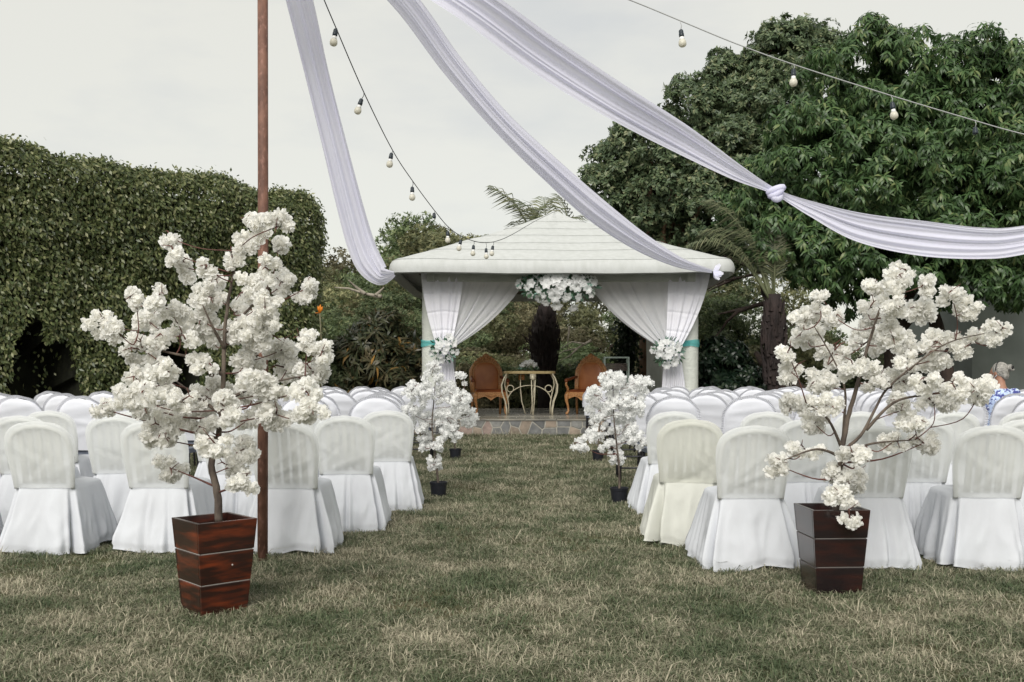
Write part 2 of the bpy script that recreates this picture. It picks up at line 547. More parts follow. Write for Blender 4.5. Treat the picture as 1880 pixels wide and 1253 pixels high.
def make_grass():
    # blade clumps, instanced on scattered points by geometry nodes: nobody could count them
    mat = bpy.data.materials.new('dry_grass_blades')
    mat.use_nodes = True
    nt = mat.node_tree
    L = nt.links.new
    pb = nt.nodes['Principled BSDF']
    pb.inputs['Roughness'].default_value = 0.6
    pb.inputs['Specular IOR Level'].default_value = 0.25
    geo = nd(nt, 'ShaderNodeNewGeometry')
    n1 = nd(nt, 'ShaderNodeTexNoise')
    n1.inputs['Scale'].default_value = 1.5
    n1.inputs['Detail'].default_value = 5
    n1.inputs['Roughness'].default_value = 0.65
    L(geo.outputs['Position'], n1.inputs['Vector'])
    at = nd(nt, 'ShaderNodeAttribute', attribute_name='rnd')
    oi = nd(nt, 'ShaderNodeObjectInfo')
    # dryness = noise patch + blade random + clump random
    a1 = nd(nt, 'ShaderNodeMath', operation='MULTIPLY_ADD')
    L(n1.outputs['Fac'], a1.inputs[0])
    a1.inputs[1].default_value = 2.3
    a1.inputs[2].default_value = -1.13
    a2 = nd(nt, 'ShaderNodeMath', operation='MULTIPLY_ADD')
    L(at.outputs['Fac'], a2.inputs[0])
    a2.inputs[1].default_value = 0.75
    L(a1.outputs[0], a2.inputs[2])
    a3 = nd(nt, 'ShaderNodeMath', operation='MULTIPLY_ADD')
    L(oi.outputs['Random'], a3.inputs[0])
    a3.inputs[1].default_value = 0.35
    L(a2.outputs[0], a3.inputs[2])
    rp = nd(nt, 'ShaderNodeValToRGB')
    el = rp.color_ramp.elements
    el[0].position, el[0].color = 0.05, (0.068, 0.098, 0.048, 1)
    el[1].position, el[1].color = 1.0, (0.44, 0.40, 0.30, 1)
    e = el.new(0.38)
    e.color = (0.115, 0.138, 0.074, 1)
    e = el.new(0.68)
    e.color = (0.235, 0.232, 0.158, 1)
    L(a3.outputs[0], rp.inputs['Fac'])
    L(rp.outputs[0], pb.inputs['Base Color'])
    tr = nd(nt, 'ShaderNodeBsdfTranslucent')
    L(rp.outputs[0], tr.inputs['Color'])
    ms = nd(nt, 'ShaderNodeMixShader')
    ms.inputs[0].default_value = 0.25
    L(pb.outputs[0], ms.inputs[1])
    L(tr.outputs[0], ms.inputs[2])
    L(ms.outputs[0], nt.nodes['Material Output'].inputs['Surface'])

    col = bpy.data.collections.new('grass_clumps')
    rng = np.random.default_rng(3)
    for k in range(7):
        V, T, RN = [], [], []
        nb = 26
        tall = (0.033, 0.036, 0.04, 0.044, 0.036, 0.07, 0.03)[k]
        for b in range(nb):
            a = rng.uniform(0, 2 * PI)
            r0 = 0.075 * math.sqrt(rng.uniform())
            base = np.array([r0 * math.cos(rng.uniform(0, 7)), r0 * math.sin(rng.uniform(0, 7)), -0.003])
            h = tall * rng.uniform(0.5, 1.25)
            lean = rng.uniform(0.4, 1.7) if rng.uniform() < 0.75 else rng.uniform(1.7, 3.2)
            d = np.array([math.cos(a), math.sin(a), 0])
            s = np.array([-d[1], d[0], 0]) * rng.uniform(0.0013, 0.0027)
            p1 = base + d * h * lean * 0.35 + np.array([0, 0, h * 0.6])
            p2 = base + d * h * lean + np.array([0, 0, h * max(0.12, 1 - lean * 0.22)])
            o = len(V)
            V += [base - s, base + s, p1 - s * .8, p1 + s * .8, p2]
            T += [[o, o + 1, o + 3], [o, o + 3, o + 2], [o + 2, o + 3, o + 4]]
            RN += [rng.uniform()] * 5
        me = np_mesh('grass_clump', np.array(V), np.array(T), np.array(RN), mat)
        ob = bpy.data.objects.new('grass_clump', me)
        col.objects.link(ob)
    # points: dense near the camera, thinner far away
    pts = []
    for (y0, y1, dens) in ((2.2, 5, 760), (5, 7, 580), (7, 10, 360), (10, 14, 200), (14, 20, 110)):
        xw = y1 * 0.56 + 0.8
        n = int((y1 - y0) * 2 * xw * dens)
        p = np.stack([rng.uniform(-xw, xw, n), rng.uniform(y0, y1, n), np.zeros(n)], 1)
        pts.append(p)
    pts = np.concatenate(pts)
    # thin patches where the soil shows
    keep = np.array([pnoise(Vector((p[0] * 0.9, p[1] * 0.9, 0))) + 0.35 * pnoise(Vector((p[0] * 3.1, p[1] * 3.1, 4))) > -0.42 or rng.uniform() < 0.4 for p in pts])
    pts = pts[keep]
    n = len(pts)
    me = bpy.data.meshes.new('grass')
    me.vertices.add(n)
    me.vertices.foreach_set('co', pts.astype(np.float32).ravel())
    sc = rng.uniform(0.65, 1.25, n) * (1 + np.clip((pts[:, 1] - 6) / 14, 0, 1) * 0.7)
    tuft = rng.uniform(size=n) < 0.012
    sc[tuft] *= 1.15
    a = me.attributes.new('scl', 'FLOAT', 'POINT')
    a.data.foreach_set('value', sc.astype(np.float32))
    a = me.attributes.new('rot', 'FLOAT_VECTOR', 'POINT')
    rot = np.zeros((n, 3), np.float32)
    rot[:, 2] = rng.uniform(0, 6.28, n)
    rot[:, 0] = rng.normal(0, 0.12, n)
    a.data.foreach_set('vector', rot.ravel())
    a = me.attributes.new('pick', 'INT', 'POINT')
    pk = rng.integers(0, 5, n)
    pk[rng.uniform(size=n) < 0.25] = 6
    pk[tuft] = 5
    a.data.foreach_set('value', pk.astype(np.int32))
    o = put('grass', me)
    o['kind'] = 'stuff'
    ng = bpy.data.node_groups.new('scatter_grass', 'GeometryNodeTree')
    ng.interface.new_socket('Geometry', in_out='INPUT', socket_type='NodeSocketGeometry')
    ng.interface.new_socket('Geometry', in_out='OUTPUT', socket_type='NodeSocketGeometry')
    gi, go = ng.nodes.new('NodeGroupInput'), ng.nodes.new('NodeGroupOutput')
    ci = ng.nodes.new('GeometryNodeCollectionInfo')
    ci.inputs['Collection'].default_value = col
    ci.inputs['Separate Children'].default_value = True
    ci.inputs['Reset Children'].default_value = True
    ip = ng.nodes.new('GeometryNodeInstanceOnPoints')
    ip.inputs['Pick Instance'].default_value = True

    def named(nm, dt):
        x = ng.nodes.new('GeometryNodeInputNamedAttribute')
        x.data_type = dt
        x.inputs['Name'].default_value = nm
        return x.outputs['Attribute']
    ng.links.new(gi.outputs[0], ip.inputs['Points'])
    ng.links.new(ci.outputs[0], ip.inputs['Instance'])
    ng.links.new(named('pick', 'INT'), ip.inputs['Instance Index'])
    ng.links.new(named('scl', 'FLOAT'), ip.inputs['Scale'])
    e2r = ng.nodes.new('FunctionNodeEulerToRotation')
    ng.links.new(named('rot', 'FLOAT_VECTOR'), e2r.inputs[0])
    ng.links.new(e2r.outputs[0], ip.inputs['Rotation'])
    ng.links.new(ip.outputs[0], go.inputs[0])
    md = o.modifiers.new('scatter', 'NODES')
    md.node_group = ng


make_grass()


# ------------------------------------------------------------------ hedge
def make_hedge():
    rng = np.random.default_rng(11)
    root = thing('hedge', 'tall clipped leafy hedge with dark hollows near its base, left of the gazebo', 'hedge')
    A, B = np.array([-10.2, 12.6]), np.array([-3.42, 19.35])
    ln = np.linalg.norm(B - A)
    ax = (B - A) / ln
    nrm = np.array([ax[1], -ax[0]])      # towards the camera
    H, TH = 4.75, 1.9

    def bumpf(s, z):
        return 0.16 * pnoise(Vector((s * 0.9, z * 0.9, 1))) + 0.10 * pnoise(Vector((s * 2.4, z * 2.4, 5)))

    def hollow(s, z):
        # two dark hollows in the face
        def e(sc, zc, w, h):
            return ((s - sc) / w) ** 2 + ((z - zc) / h) ** 2
        wob = 0.35 * pnoise(Vector((s * 2, z * 2, 9)))
        return min(e(3.95, 0.5, 0.42, 1.55), e(4.2, 0.9, 0.5, 0.9), e(6.3, 1.0, 0.5, 0.75)) + wob < 1

    def prof(q):
        """outline of the section: q 0..1 up the front, 1..2 across the rounded top, 2..3 down the back -> (depth, z)"""
        r = 0.45
        if q < 1:
            return 0.0, q * (H - r)
        if q < 2:
            a = (q - 1) * PI
            return r - r * math.cos(min(a, PI / 2)) + (max(0, (a - PI / 2)) / (PI / 2)) * (TH - r), H - r + r * math.sin(min(a, PI / 2)) - (0.4 * (max(0, a - PI / 2) / (PI / 2)) ** 3)
        return TH, (3 - q) * (H - r)
    pts, nm = [], []
    n_front, n_top, n_end = 98000, 11000, 14000
    for i in range(n_front + n_top):
        s = rng.uniform(0, ln)
        q = rng.uniform(0, 1) if i < n_front else 1 + rng.uniform() ** 0.8 * 0.75
        if i < n_front and rng.uniform() < 0.18:
            q = 1 + rng.uniform(0, 0.5)
        d, z = prof(q)
        topw = 0.22 * pnoise(Vector((s * 0.55, 0, 3))) + 0.07 * pnoise(Vector((s * 2.2, 2, 3)))
        z = z * (1 + topw / H)
        # rounded right-hand end
        e = max(0, s - (ln - 0.85)) / 0.85
        d2 = d + 0.85 * (1 - math.sqrt(max(0, 1 - e * e)))
        z2 = z - (0.45 * e ** 3 if z > 3 else 0)
        if i < n_front and hollow(s, z2):
            if rng.uniform() < 0.965:
                continue
            d2 += 0.5
        off = bumpf(s, z2) + rng.normal(0, 0.045) - (abs(rng.normal(0, 0.10)) if rng.uniform() < 0.3 else 0)
        ang = 0 if q < 1 else min((q - 1) * PI, PI / 2)
        n3 = np.array([nrm[0] * math.cos(ang) + ax[0] * e, nrm[1] * math.cos(ang) + ax[1] * e, math.sin(ang)])
        n3 /= np.linalg.norm(n3)
        p = np.array([A[0] + ax[0] * s - nrm[0] * d2, A[1] + ax[1] * s - nrm[1] * d2, z2]) + n3 * off
        if q >= 1 and rng.uniform() < 0.05:
            p[2] += rng.uniform(0, 0.14)
        pts.append(p)
        nm.append(n3)
    for i in range(n_end):
        d = rng.uniform(0.7, TH)
        z = rng.uniform(0, H - 0.5)
        n3 = np.array([ax[0], ax[1], 0])
        off = bumpf(d + 20, z) + rng.normal(0, 0.05)
        p = np.array([B[0] - nrm[0] * d, B[1] - nrm[1] * d, z]) + n3 * off
        pts.append(p)
        nm.append(n3)
    Pb, N = np.array(pts), np.array(nm)
    n = len(Pb)
    D = np.array([0, 0, -1.0]) + 0.75 * rng.normal(size=(n, 3)) * np.array([1, 1, .6]) + N * 0.45
    N2 = unit(N + 0.45 * rng.normal(size=(n, 3)))
    rnd = np.clip(rng.beta(1.6, 2.2, n), 0, 1)
    V, T, RN = leaves(Pb, D, N2, rng.uniform(0.06, 0.108, n), rng.uniform(0.032, 0.052, n), rnd, 0.12, long=False)
    o = put('foliage', np_mesh('foliage', V, T, RN, m_hedge), root)
    o['kind'] = 'stuff'
    # loose shoots along the top
    # solid core for the twigs, inner shade in its dark colour, set back behind the leaf skin and hollowed out where the face opens
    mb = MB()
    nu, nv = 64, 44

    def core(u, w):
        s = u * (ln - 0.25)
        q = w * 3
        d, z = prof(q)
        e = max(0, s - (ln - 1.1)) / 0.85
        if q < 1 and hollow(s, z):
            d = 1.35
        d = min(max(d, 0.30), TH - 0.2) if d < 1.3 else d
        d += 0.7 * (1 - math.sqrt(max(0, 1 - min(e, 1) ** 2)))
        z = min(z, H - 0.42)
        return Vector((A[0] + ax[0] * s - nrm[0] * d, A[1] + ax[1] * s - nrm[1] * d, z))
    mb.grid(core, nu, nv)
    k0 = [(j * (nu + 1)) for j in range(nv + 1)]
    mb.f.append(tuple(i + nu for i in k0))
    mb.build('shaded_core', m_twigshade, root, smooth=False)


make_hedge()


# ------------------------------------------------------------------ trees
def crown_mesh(name, lobes, n_shoot, per, L, W, mat, lump=0.6, lumps_per=26, seed=1, droop=0.6, spread=0.8, inner=0.25, long=True, light=None, flat=1.0, curl=0.35):
    rng = np.random.default_rng(seed)
    lob = np.array(lobes, float)          # x y z r
    w = lob[:, 3] ** 2
    w /= w.sum()
    nl = lumps_per * len(lob)
    idx = rng.choice(len(lob), nl, p=w)
    d = sph(nl, rng)
    d[:, 2] *= flat
    lc = lob[idx, :3] + d * lob[idx, 3:4] * rng.uniform(0.55, 1.0, (nl, 1))
    lr = lump * rng.uniform(0.55, 1.25, nl)
    wi = lr ** 2 / (lr ** 2).sum()
    li = rng.choice(nl, n_shoot, p=wi)
    dd = sph(n_shoot, rng)
    dd = unit(dd + 0.55 * d[li] + np.array([0, 0, 0.35]))
    sp = lc[li] + dd * lr[li][:, None] * rng.uniform(0.65, 1.05, (n_shoot, 1)) * np.array([1, 1, 0.75])
    # drop the ones buried deep inside the crown
    dist = np.min(np.linalg.norm(sp[:, None, :] - lob[None, :, :3], axis=2) / lob[None, :, 3], axis=1)
    keep = (dist > 0.62) | (rng.uniform(size=n_shoot) < inner)
    sp, dd = sp[keep], dd[keep]
    n = len(sp)
    Pb = np.repeat(sp, per, 0) + rng.normal(0, L * 0.12, (n * per, 3))
    dr = np.repeat(dd, per, 0)
    rn = sph(n * per, rng)
    side = unit(rn - dr * np.sum(rn * dr, 1, keepdims=True))
    D = dr * 0.45 + side * spread + np.array([0, 0, -droop]) * rng.uniform(0.5, 1.4, (n * per, 1))
    N = unit(dr + 0.25 * rn + np.array([0, 0, 0.3]))
    shoot_r = np.repeat(rng.normal(0, 0.14, n), per)
    rnd = np.clip(rng.beta(2, 2.6, n * per) + shoot_r, 0, 1)
    V, T, RN = leaves(Pb, D, N, L * rng.uniform(0.7, 1.2, n * per), W * rng.uniform(0.75, 1.2, n * per), rnd, curl, long)
    return np_mesh(name, V, T, RN, mat)


def limbs(mb, base, top, lobes, r0, rng, wob=0.25, share=0.75, n_l=None):
    base, top = Vector(base), Vector(top)
    pts = []
    for i in range(9):
        t = i / 8
        p = base.lerp(top, t) + Vector((math.sin(t * 5 + 1) * wob * t, math.cos(t * 4) * wob * t, 0)) * 0.5
        pts.append(p)
    mb.tube(pts, [r0 * 1.35 if i == 0 else r0 * (1.1 - 0.45 * i / 8) for i in range(9)], 12)
    for k, lb in enumerate(lobes if n_l is None else lobes[:n_l]):
        c = Vector(lb[:3])
        st = pts[rng.randint(4, 8)]
        q = []
        for i in range(7):
            t = i / 6
            p = st.lerp(st.lerp(c, share + 0.2), t)
            p += Vector((rng.uniform(-1, 1), rng.uniform(-1, 1), rng.uniform(-.5, 1))) * 0.12 * lb[3] * math.sin(t * PI)
            q.append(p)
        mb.tube(q, [r0 * 0.5 * (1 - 0.85 * i / 6) for i in range(7)], 7)
    return pts


def lob_px(lst, d, spread=1.0):
    out = []
    for i, (x, y, r, dd) in enumerate(lst):
        p = P(x, y, d + dd)
        out.append((p.x, p.y, p.z, r / FPX * (d + dd)))
    return out


rr = random.Random(5)
# mango tree on the right
mango_l = lob_px([(1600, 150, 105, 0), (1715, 145, 110, .3), (1830, 200, 110, 0), (1500, 290, 100, -.3), (1640, 310, 120, -1.1), (1790, 360, 130, -1.0),
                  (1405, 395, 75, 1.6), (1480, 440, 80, -.2), (1600, 450, 90, -.9), (1720, 470, 90, -1.2), (1850, 480, 100, -.8), (1540, 190, 80, .2),
                  (1900, 320, 110, .2), (1570, 520, 60, -.4), (1660, 530, 55, -.3), (1790, 520, 50, -.6), (1960, 420, 130, 1.0), (1930, 210, 110, 1.2),
                  (1650, 250, 130, 1.8), (1780, 260, 130, 2.0), (1720, 230, 110, .3), (1560, 380, 110, .5), (1450, 350, 80, .4), (1700, 400, 120, .6), (1600, 240, 110, .8)], 21.5)
t = thing('mango_tree', 'large round mango tree with dark glossy drooping leaves behind the right-hand chairs', 'tree', (0, 0, 0))
o = put('crown', crown_mesh('crown', mango_l, 22000, 9, 0.19, 0.052, m_mango, lump=0.44, lumps_per=50, seed=21, droop=0.75, spread=0.7, inner=0.12), t)
o['kind'] = 'stuff'
mb = MB()
limbs(mb, P(1650, 790, 22.2), P(1640, 440, 22.2), mango_l, 0.30, rr, n_l=14)
mb.tube([P(1735, 770, 21.7), P(1738, 690, 21.7), P(1720, 600, 21.9), P(1690, 500, 22)], (0.2, 0.12), 10)
mb.build('trunk', m_bark_d, t)

# olive-leaved tree behind it, to its left, with brown trunk
olive_l = lob_px([(1440, 120, 70, 0), (1370, 190, 85, 0), (1280, 215, 70, -.2), (1195, 275, 70, -.2), (1135, 312, 48, 0), (1235, 330, 80, -.8), (1320, 300, 85, -.8),
                  (1420, 215, 90, -.4), (1190, 370, 55, -.3), (1290, 390, 70, -1.0), (1370, 330, 80, 0), (1430, 62, 28, 0), (1240, 420, 55, .4), (1160, 345, 45, .5),
                  (1330, 250, 90, 1.6), (1220, 310, 70, 1.8), (1490, 90, 50, 0.6), (1320, 470, 50, .5), (1400, 440, 60, .6), (1100, 305, 34, .2), (1330, 130, 30, 0), (1120, 345, 40, 0), (1150, 410, 50, .6), (1230, 460, 45, .8)], 27.0)
t = thing('broad_leaved_tree', 'olive-green broad-leaved tree behind the gazebo roof with thick brown trunk', 'tree', (0, 0, 0))
o = put('crown', crown_mesh('crown', olive_l, 28000, 8, 0.135, 0.060, m_olive, lump=0.36, lumps_per=60, seed=22, droop=0.15, spread=0.85, inner=0.12, long=False, curl=0.15), t)
o['kind'] = 'stuff'
mb = MB()
limbs(mb, P(1183, 772, 27.2), P(1205, 480, 27.4), olive_l, 0.32, rr, n_l=16)
mb.tube([P(1215, 775, 27), P(1205, 690, 27), P(1190, 640, 27.1)], (0.22, 0.1), 9)
mb.build('trunk', m_sand, t)
# dark creeper on the trunk
t = thing('ivy', 'dark creeper climbing the left side of the brown tree trunk', 'creeper')
rng = np.random.default_rng(4)
n = 2600
pc = np.array([P(1150, 690, 27)])
q = rng.uniform(0, 1, n)
base_line = np.stack([(np.interp(q, [0, .5, 1], [1140, 1148, 1158]) - 940) / FPX * 26.8, np.full(n, 26.75), CAM_H - (np.interp(q, [0, 1], [760, 560]) - 690) / FPX * 26.8], 1)
V, T, RN = leaves(base_line + rng.normal(0, 1, (n, 3)) * np.array([.16, .16, .05]), rng.normal(size=(n, 3)) + np.array([0, 0, -.9]), sph(n, rng), 0.13, 0.09, rng.uniform(size=n), .1, False)
o = put('foliage', np_mesh('foliage', V, T, RN, m_ivy), t)
o['kind'] = 'stuff'
MB().tube([P(1142, 771, 26.9), P(1146, 690, 26.9), P(1158, 560, 26.95)], 0.035, 6).build('stem', m_bark_d, t)

# far wood: each tree its own object, few crown meshes shared
def far_crowns():
    out = []
    for k in range(6):
        r_ = random.Random(40 + k)
        lb = []
        for i in range(12 if k % 2 else 15):
            a, rad = r_.uniform(0, 2 * PI), 2.3 * math.sqrt(r_.uniform(0, 1))
            lb.append((rad * math.cos(a), rad * math.sin(a), r_.uniform(2.2, 5.2) - rad * 0.35 + (0.8 if k >= 3 else 0), r_.uniform(0.6, 1.15)))
        for i in range(5):
            a = r_.uniform(0, 2 * PI)
            lb.append((1.5 * math.cos(a), 1.5 * math.sin(a), r_.uniform(0.9, 2.2), r_.uniform(0.7, 1.0)))
        mb_ = MB()
        limbs(mb_, (0, 0, -0.4), (0.1, 0, 3.2), lb, 0.14, r_, n_l=10)
        out.append((crown_mesh('crown', lb, 4200, 7, 0.155, 0.062, m_forest[k % 3], lump=0.5, lumps_per=18, seed=50 + k, droop=0.1, spread=0.95, inner=0.2, long=False, flat=0.7, curl=0.1),
                    mb_.mesh('trunk', m_bark_d)))
    return out


FC = far_crowns()


def gz(y):
    t = min(max((y - 27) / 40, 0), 1)
    return 2.2 * t * t * (3 - 2 * t)


kinds = ['olive-green', 'dark green', 'brownish']
fr = random.Random(77)
fw = []
# (px of the axis, depth, top py)
for (px, d, top) in [(540, 52, 430), (610, 50, 425), (650, 44, 440), (690, 52, 410), (735, 50, 405), (790, 54, 392), (840, 52, 410), (885, 48, 405), (700, 40, 470), (770, 42, 455), (840, 40, 470),
                     (620, 36, 500), (560, 40, 470), (680, 33, 545), (745, 35, 530), (800, 34, 560), (950, 46, 470), (900, 36, 560), (870, 31, 630), (935, 33, 610), (985, 40, 520), (1040, 36, 570), (1075, 33, 590),
                     (1120, 38, 545), (1060, 31, 650), (950, 30.5, 660), (1010, 30, 668), (1110, 30.5, 655), (1210, 36, 560), (1290, 40, 470), (1340, 38, 500), (1300, 33, 560), (1360, 34, 545), (1240, 32, 600), (1330, 30, 620), (1410, 34, 560), (1470, 32, 590), (1540, 34, 560),
                     (1600, 31, 600), (1700, 34, 540), (1180, 44, 470), (1080, 46, 440), (640, 30, 610), (590, 32, 570), (1450, 40, 480), (1660, 30, 620), (850, 30, 655), (800, 30.5, 640)]:
    fw.append((px, d, top))
where = {0: 'left of the gazebo', 1: 'seen through the gazebo', 2: 'right of the gazebo'}
cnt = {}
rows_ = []
for (px, d, top) in sorted(fw):
    zone = 0 if px < 770 else (1 if px < 1230 else 2)
    layer = 'along the skyline' if top < 480 else ('at its front edge' if d < 34 else 'in its middle')
    cnt[(zone, layer)] = cnt.get((zone, layer), 0) + 1
    rows_.append((px, d, top, zone, layer, cnt[(zone, layer)]))
NTH = ['leftmost', 'second from left', 'third from left', 'fourth from left', 'fifth from left', 'sixth from left', 'seventh from left', 'eighth from left', 'ninth from left', 'tenth from left', 'eleventh from left', 'twelfth from left']
for i, (px, d, top, zone, layer, nth) in enumerate(rows_):
    k = fr.randrange(6)
    z0 = gz(d) - 0.1
    hgt = CAM_H - (top - 690) / FPX * d - z0
    s = max(hgt, 1.2) / 6.2
    p = P(px, 690, d)
    t = thing('wood_tree', '%s wood tree %s, %s %s' % (kinds[k % 3], where[zone], NTH[nth - 1], layer), 'tree', (p.x, d, z0), fr.uniform(0, 6.28), 'trees of the wood behind the gazebo')
    sx = max(s, 0.62) * fr.uniform(0.9, 1.25)
    put('crown', FC[k][0], t, scl=(sx, sx, s))['kind'] = 'stuff'
    put('trunk', FC[k][1], t, scl=(sx, sx, s))

# bare bleached branches and dark bent limbs in the wood
def dead(label, segs, mat, d, r):
    mb_ = MB()
    for s in segs:
        pts_ = [P(x, y, d + 0.3 * math.sin(i * 2.1)) for i, (x, y) in enumerate(s)]
        mb_.tube(pts_, [r * (1 - 0.75 * i / (len(pts_) - 1)) for i in range(len(pts_))], 6)
    o_ = mb_.build('fallen_branch', mat)
    tag(o_, label, 'branch')


dead('pale bare branch sticking out of the wood between hedge and gazebo', [[(700, 545), (670, 540), (640, 530), (615, 528)], [(670, 540), (650, 525), (640, 515)], [(690, 543), (705, 528)]], m_deadwood, 31, 0.07)
dead('pale bare branches right of the palm trunk seen through the gazebo', [[(1085, 625), (1060, 640), (1035, 645), (1020, 655)], [(1075, 632), (1050, 628), (1030, 640)], [(1060, 640), (1045, 655), (1025, 663)], [(1045, 600), (1042, 640)]], m_deadwood, 28.5, 0.035)
dead('dark crooked branch hanging from the palm trunk right of the gazebo', [[(1412, 555), (1385, 562), (1355, 572), (1335, 590), (1325, 605), (1311, 622)], [(1370, 567), (1345, 572), (1318, 577)], [(1412, 555), (1400, 540), (1396, 520)]], m_bark_d, 23, 0.06)
dead('dark thin boughs under the right corner of the gazebo roof', [[(1400, 500), (1360, 510), (1330, 515), (1292, 535)], [(1350, 511), (1320, 525), (1300, 535)], [(1400, 500), (1350, 480), (1330, 470)]], m_bark_d, 25, 0.05)
dead('dark cut tree stump with thick roots right of the right column', [[(1440, 755), (1425, 700), (1405, 672), (1388, 648)], [(1400, 690), (1380, 678), (1370, 675)], [(1430, 715), (1455, 705), (1480, 722), (1500, 745)]], m_bark_d, 22.3, 0.22)


# palms
def frond_mesh(name, L, nl, ll, seed, droop, up=1.0):
    """Frond along +X rising, leaflets in two rows."""
    r_ = random.Random(seed)
    mb_ = MB()
    pts_ = []
    for i in range(13):
        s = i / 12
        pts_.append(Vector((L * (s * 0.75 - 0.10 * s * s), 0, L * (up * s * 0.75 - droop * s ** 2.2))))
    mb_.tube(pts_, [0.035 * (1 - 0.9 * i / 12) + 0.003 for i in range(13)], 5)
    mb_.r = [0.6] * len(mb_.v)
    for i in range(nl):
        s = 0.2 + 0.8 * i / (nl - 1)
        k = min(int(s * 12), 11)
        p = pts_[k].lerp(pts_[k + 1], s * 12 - k)
        tg = (pts_[k + 1] - pts_[k]).normalized()
        for sg in (-1, 1):
            l = ll * (math.sin(PI * min(1, 0.12 + s * 0.88)) ** 0.6 * 0.85 + 0.15) * r_.uniform(0.85, 1.1)
            d = (tg * 0.55 + Vector((0, sg, 0)) * 0.85 + Vector((0, 0, r_.uniform(-0.1, 0.25)))).normalized()
            q1 = p + d * l * 0.55
            q2 = p + d * l + Vector((0, 0, -l * r_.uniform(0.25, 0.65)))
            w = tg * 0.015
            rv = r_.uniform(0, 1)
            mb_.add([p - w * .6, p + w * .6, q1 + w, q1 - w, q2], [(0, 1, 2, 3), (3, 2, 4)], rv)
    return mb_.mesh(name, m_palm)


def palm(label, base, trunk, fronds, L, seed, droopy=0.45, head_r=0.34, thin=1.0):
    t_ = thing('palm_tree', label, 'palm', base)
    r_ = random.Random(seed)
    h = trunk
    mb_ = MB()
    prof = [(0.20 * thin, -0.2), (0.19 * thin, 0.3 * h), (0.21 * thin, 0.42 * h), (head_r, 0.6 * h), (head_r * 1.05, 0.75 * h), (head_r * 0.7, 0.95 * h), (0.14, 1.06 * h)]
    mb_.lathe(prof, 14)
    mb_.build('trunk', m_palmbark, t_)
    sc = MB()
    for i in range(230):
        z = r_.uniform(0.4, 1.0)
        rad = np.interp(z * h, [p_[1] for p_ in prof], [p_[0] for p_ in prof])
        a = i * 2.399
        c, s_ = math.cos(a), math.sin(a)
        b0 = Vector((rad * c, rad * s_, z * h - 0.1))
        out = Vector((c, s_, 0))
        side = Vector((-s_, c, 0)) * 0.055
        tip = b0 + out * 0.09 + Vector((0, 0, r_.uniform(0.16, 0.3)))
        sc.add([b0 - side, b0 + side, b0 + out * 0.06, tip], [(0, 2, 3), (2, 1, 3), (0, 1, 2)])
    o_ = sc.build('leaf_bases', m_palmbark, t_, smooth=False)
    o_['kind'] = 'stuff'
    meshes = [frond_mesh('frond', 1.0 * L, 40, 0.58 * L / 3.2, seed + k, droopy + 0.12 * k) for k in range(3)]
    for i, (az, tilt, s) in enumerate(fronds):
        put('frond', meshes[i % 3], t_, loc=(0.06 * math.cos(R(az)), 0.06 * math.sin(R(az)), h * 1.0), rot=(0, R(-tilt), R(az)), scl=s)
    return t_


pb_ = P(1000, 690, 27)
palm('feathery palm with dark shaggy trunk standing behind the table, fronds above the gazebo roof', (pb_.x, 27, 0), 3.0,
     [(182, 42, 1.28), (168, 58, 1.2), (195, 66, 1.15), (150, 74, 1.1), (10, 70, 1.15), (25, 58, 1.15), (95, 62, 1.1), (200, 30, 1.0), (20, 38, 0.95), (0, 25, .9), (340, 34, .9), (270, 20, .8), (240, 30, 0.95), (130, 20, 1), (300, 40, .95), (60, 22, .95), (178, -6, .75), (2, -4, .75), (215, 5, .8)], 3.9, 61)
pb_ = P(1421, 690, 21.0)
palm('short palm with dark trunk and drooping grey-green fronds right of the gazebo', (pb_.x, 21.0, 0), 2.75,
     [(178, 30, 1.1), (190, 14, 1.0), (165, 38, 1.0), (172, 20, .9), (100, 50, .8), (60, 60, .75), (40, 62, .75), (80, 70, .8), (130, 54, .85)], 3.2, 71, droopy=0.42, head_r=0.2, thin=0.72)


# shrubs
def shrub(name, label, cat, px, d, lob, mat, n, per, L, W, seed, droop=0.0, spread=0.9, long=True, lump=0.25):
    lb = lob_px(lob, d)
    t_ = thing(name, label, cat, (0, 0, 0))
    o_ = put('foliage', crown_mesh('foliage', lb, n, per, L, W, mat, lump=lump, lumps_per=14, seed=seed, droop=droop, spread=spread, inner=0.3, long=long), t_)
    o_['kind'] = 'stuff'
    mb_ = MB()
    b = P(px, 690, d)
    for l_ in lb:
        mb_.tube([(b.x, b.y, 0), ((b.x * 2 + l_[0]) / 3, (b.y * 2 + l_[1]) / 3, l_[2] * 0.55), (l_[0], l_[1], l_[2])], (0.04, 0.012), 6)
    mb_.build('stem', m_bark_d, t_)
    return t_


shrub('croton_bush', 'bushy croton with dark strappy leaves and yellow-orange tips left of the gazebo', 'bush', 695, 20.8,
      [(690, 640, 45, 0), (650, 670, 38, .2), (735, 650, 38, .2), (700, 690, 50, -.2), (655, 720, 35, 0), (745, 705, 38, 0), (690, 740, 45, -.3), (705, 605, 25, .2), (630, 745, 30, .2)], m_croton, 900, 13, 0.27, 0.05, 81, droop=0.05, spread=0.9)
shrub('dark_bush', 'dense near-black bush beside the right gazebo column', 'bush', 1330, 21.8,
      [(1320, 660, 35, 0), (1350, 690, 32, 0), (1305, 700, 30, .2), (1330, 725, 38, -.2), (1375, 720, 25, .2), (1330, 640, 20, .2)], m_darkleaf, 1100, 9, 0.17, 0.06, 82, droop=0.2)
shrub('leafy_shrub', 'olive leafy shrub at the foot of the hedge end', 'bush', 600, 21,
      [(600, 690, 35, 0), (620, 720, 35, 0), (590, 650, 25, .3), (640, 690, 25, .4)], m_forest[1], 700, 8, 0.14, 0.06, 83, long=False)
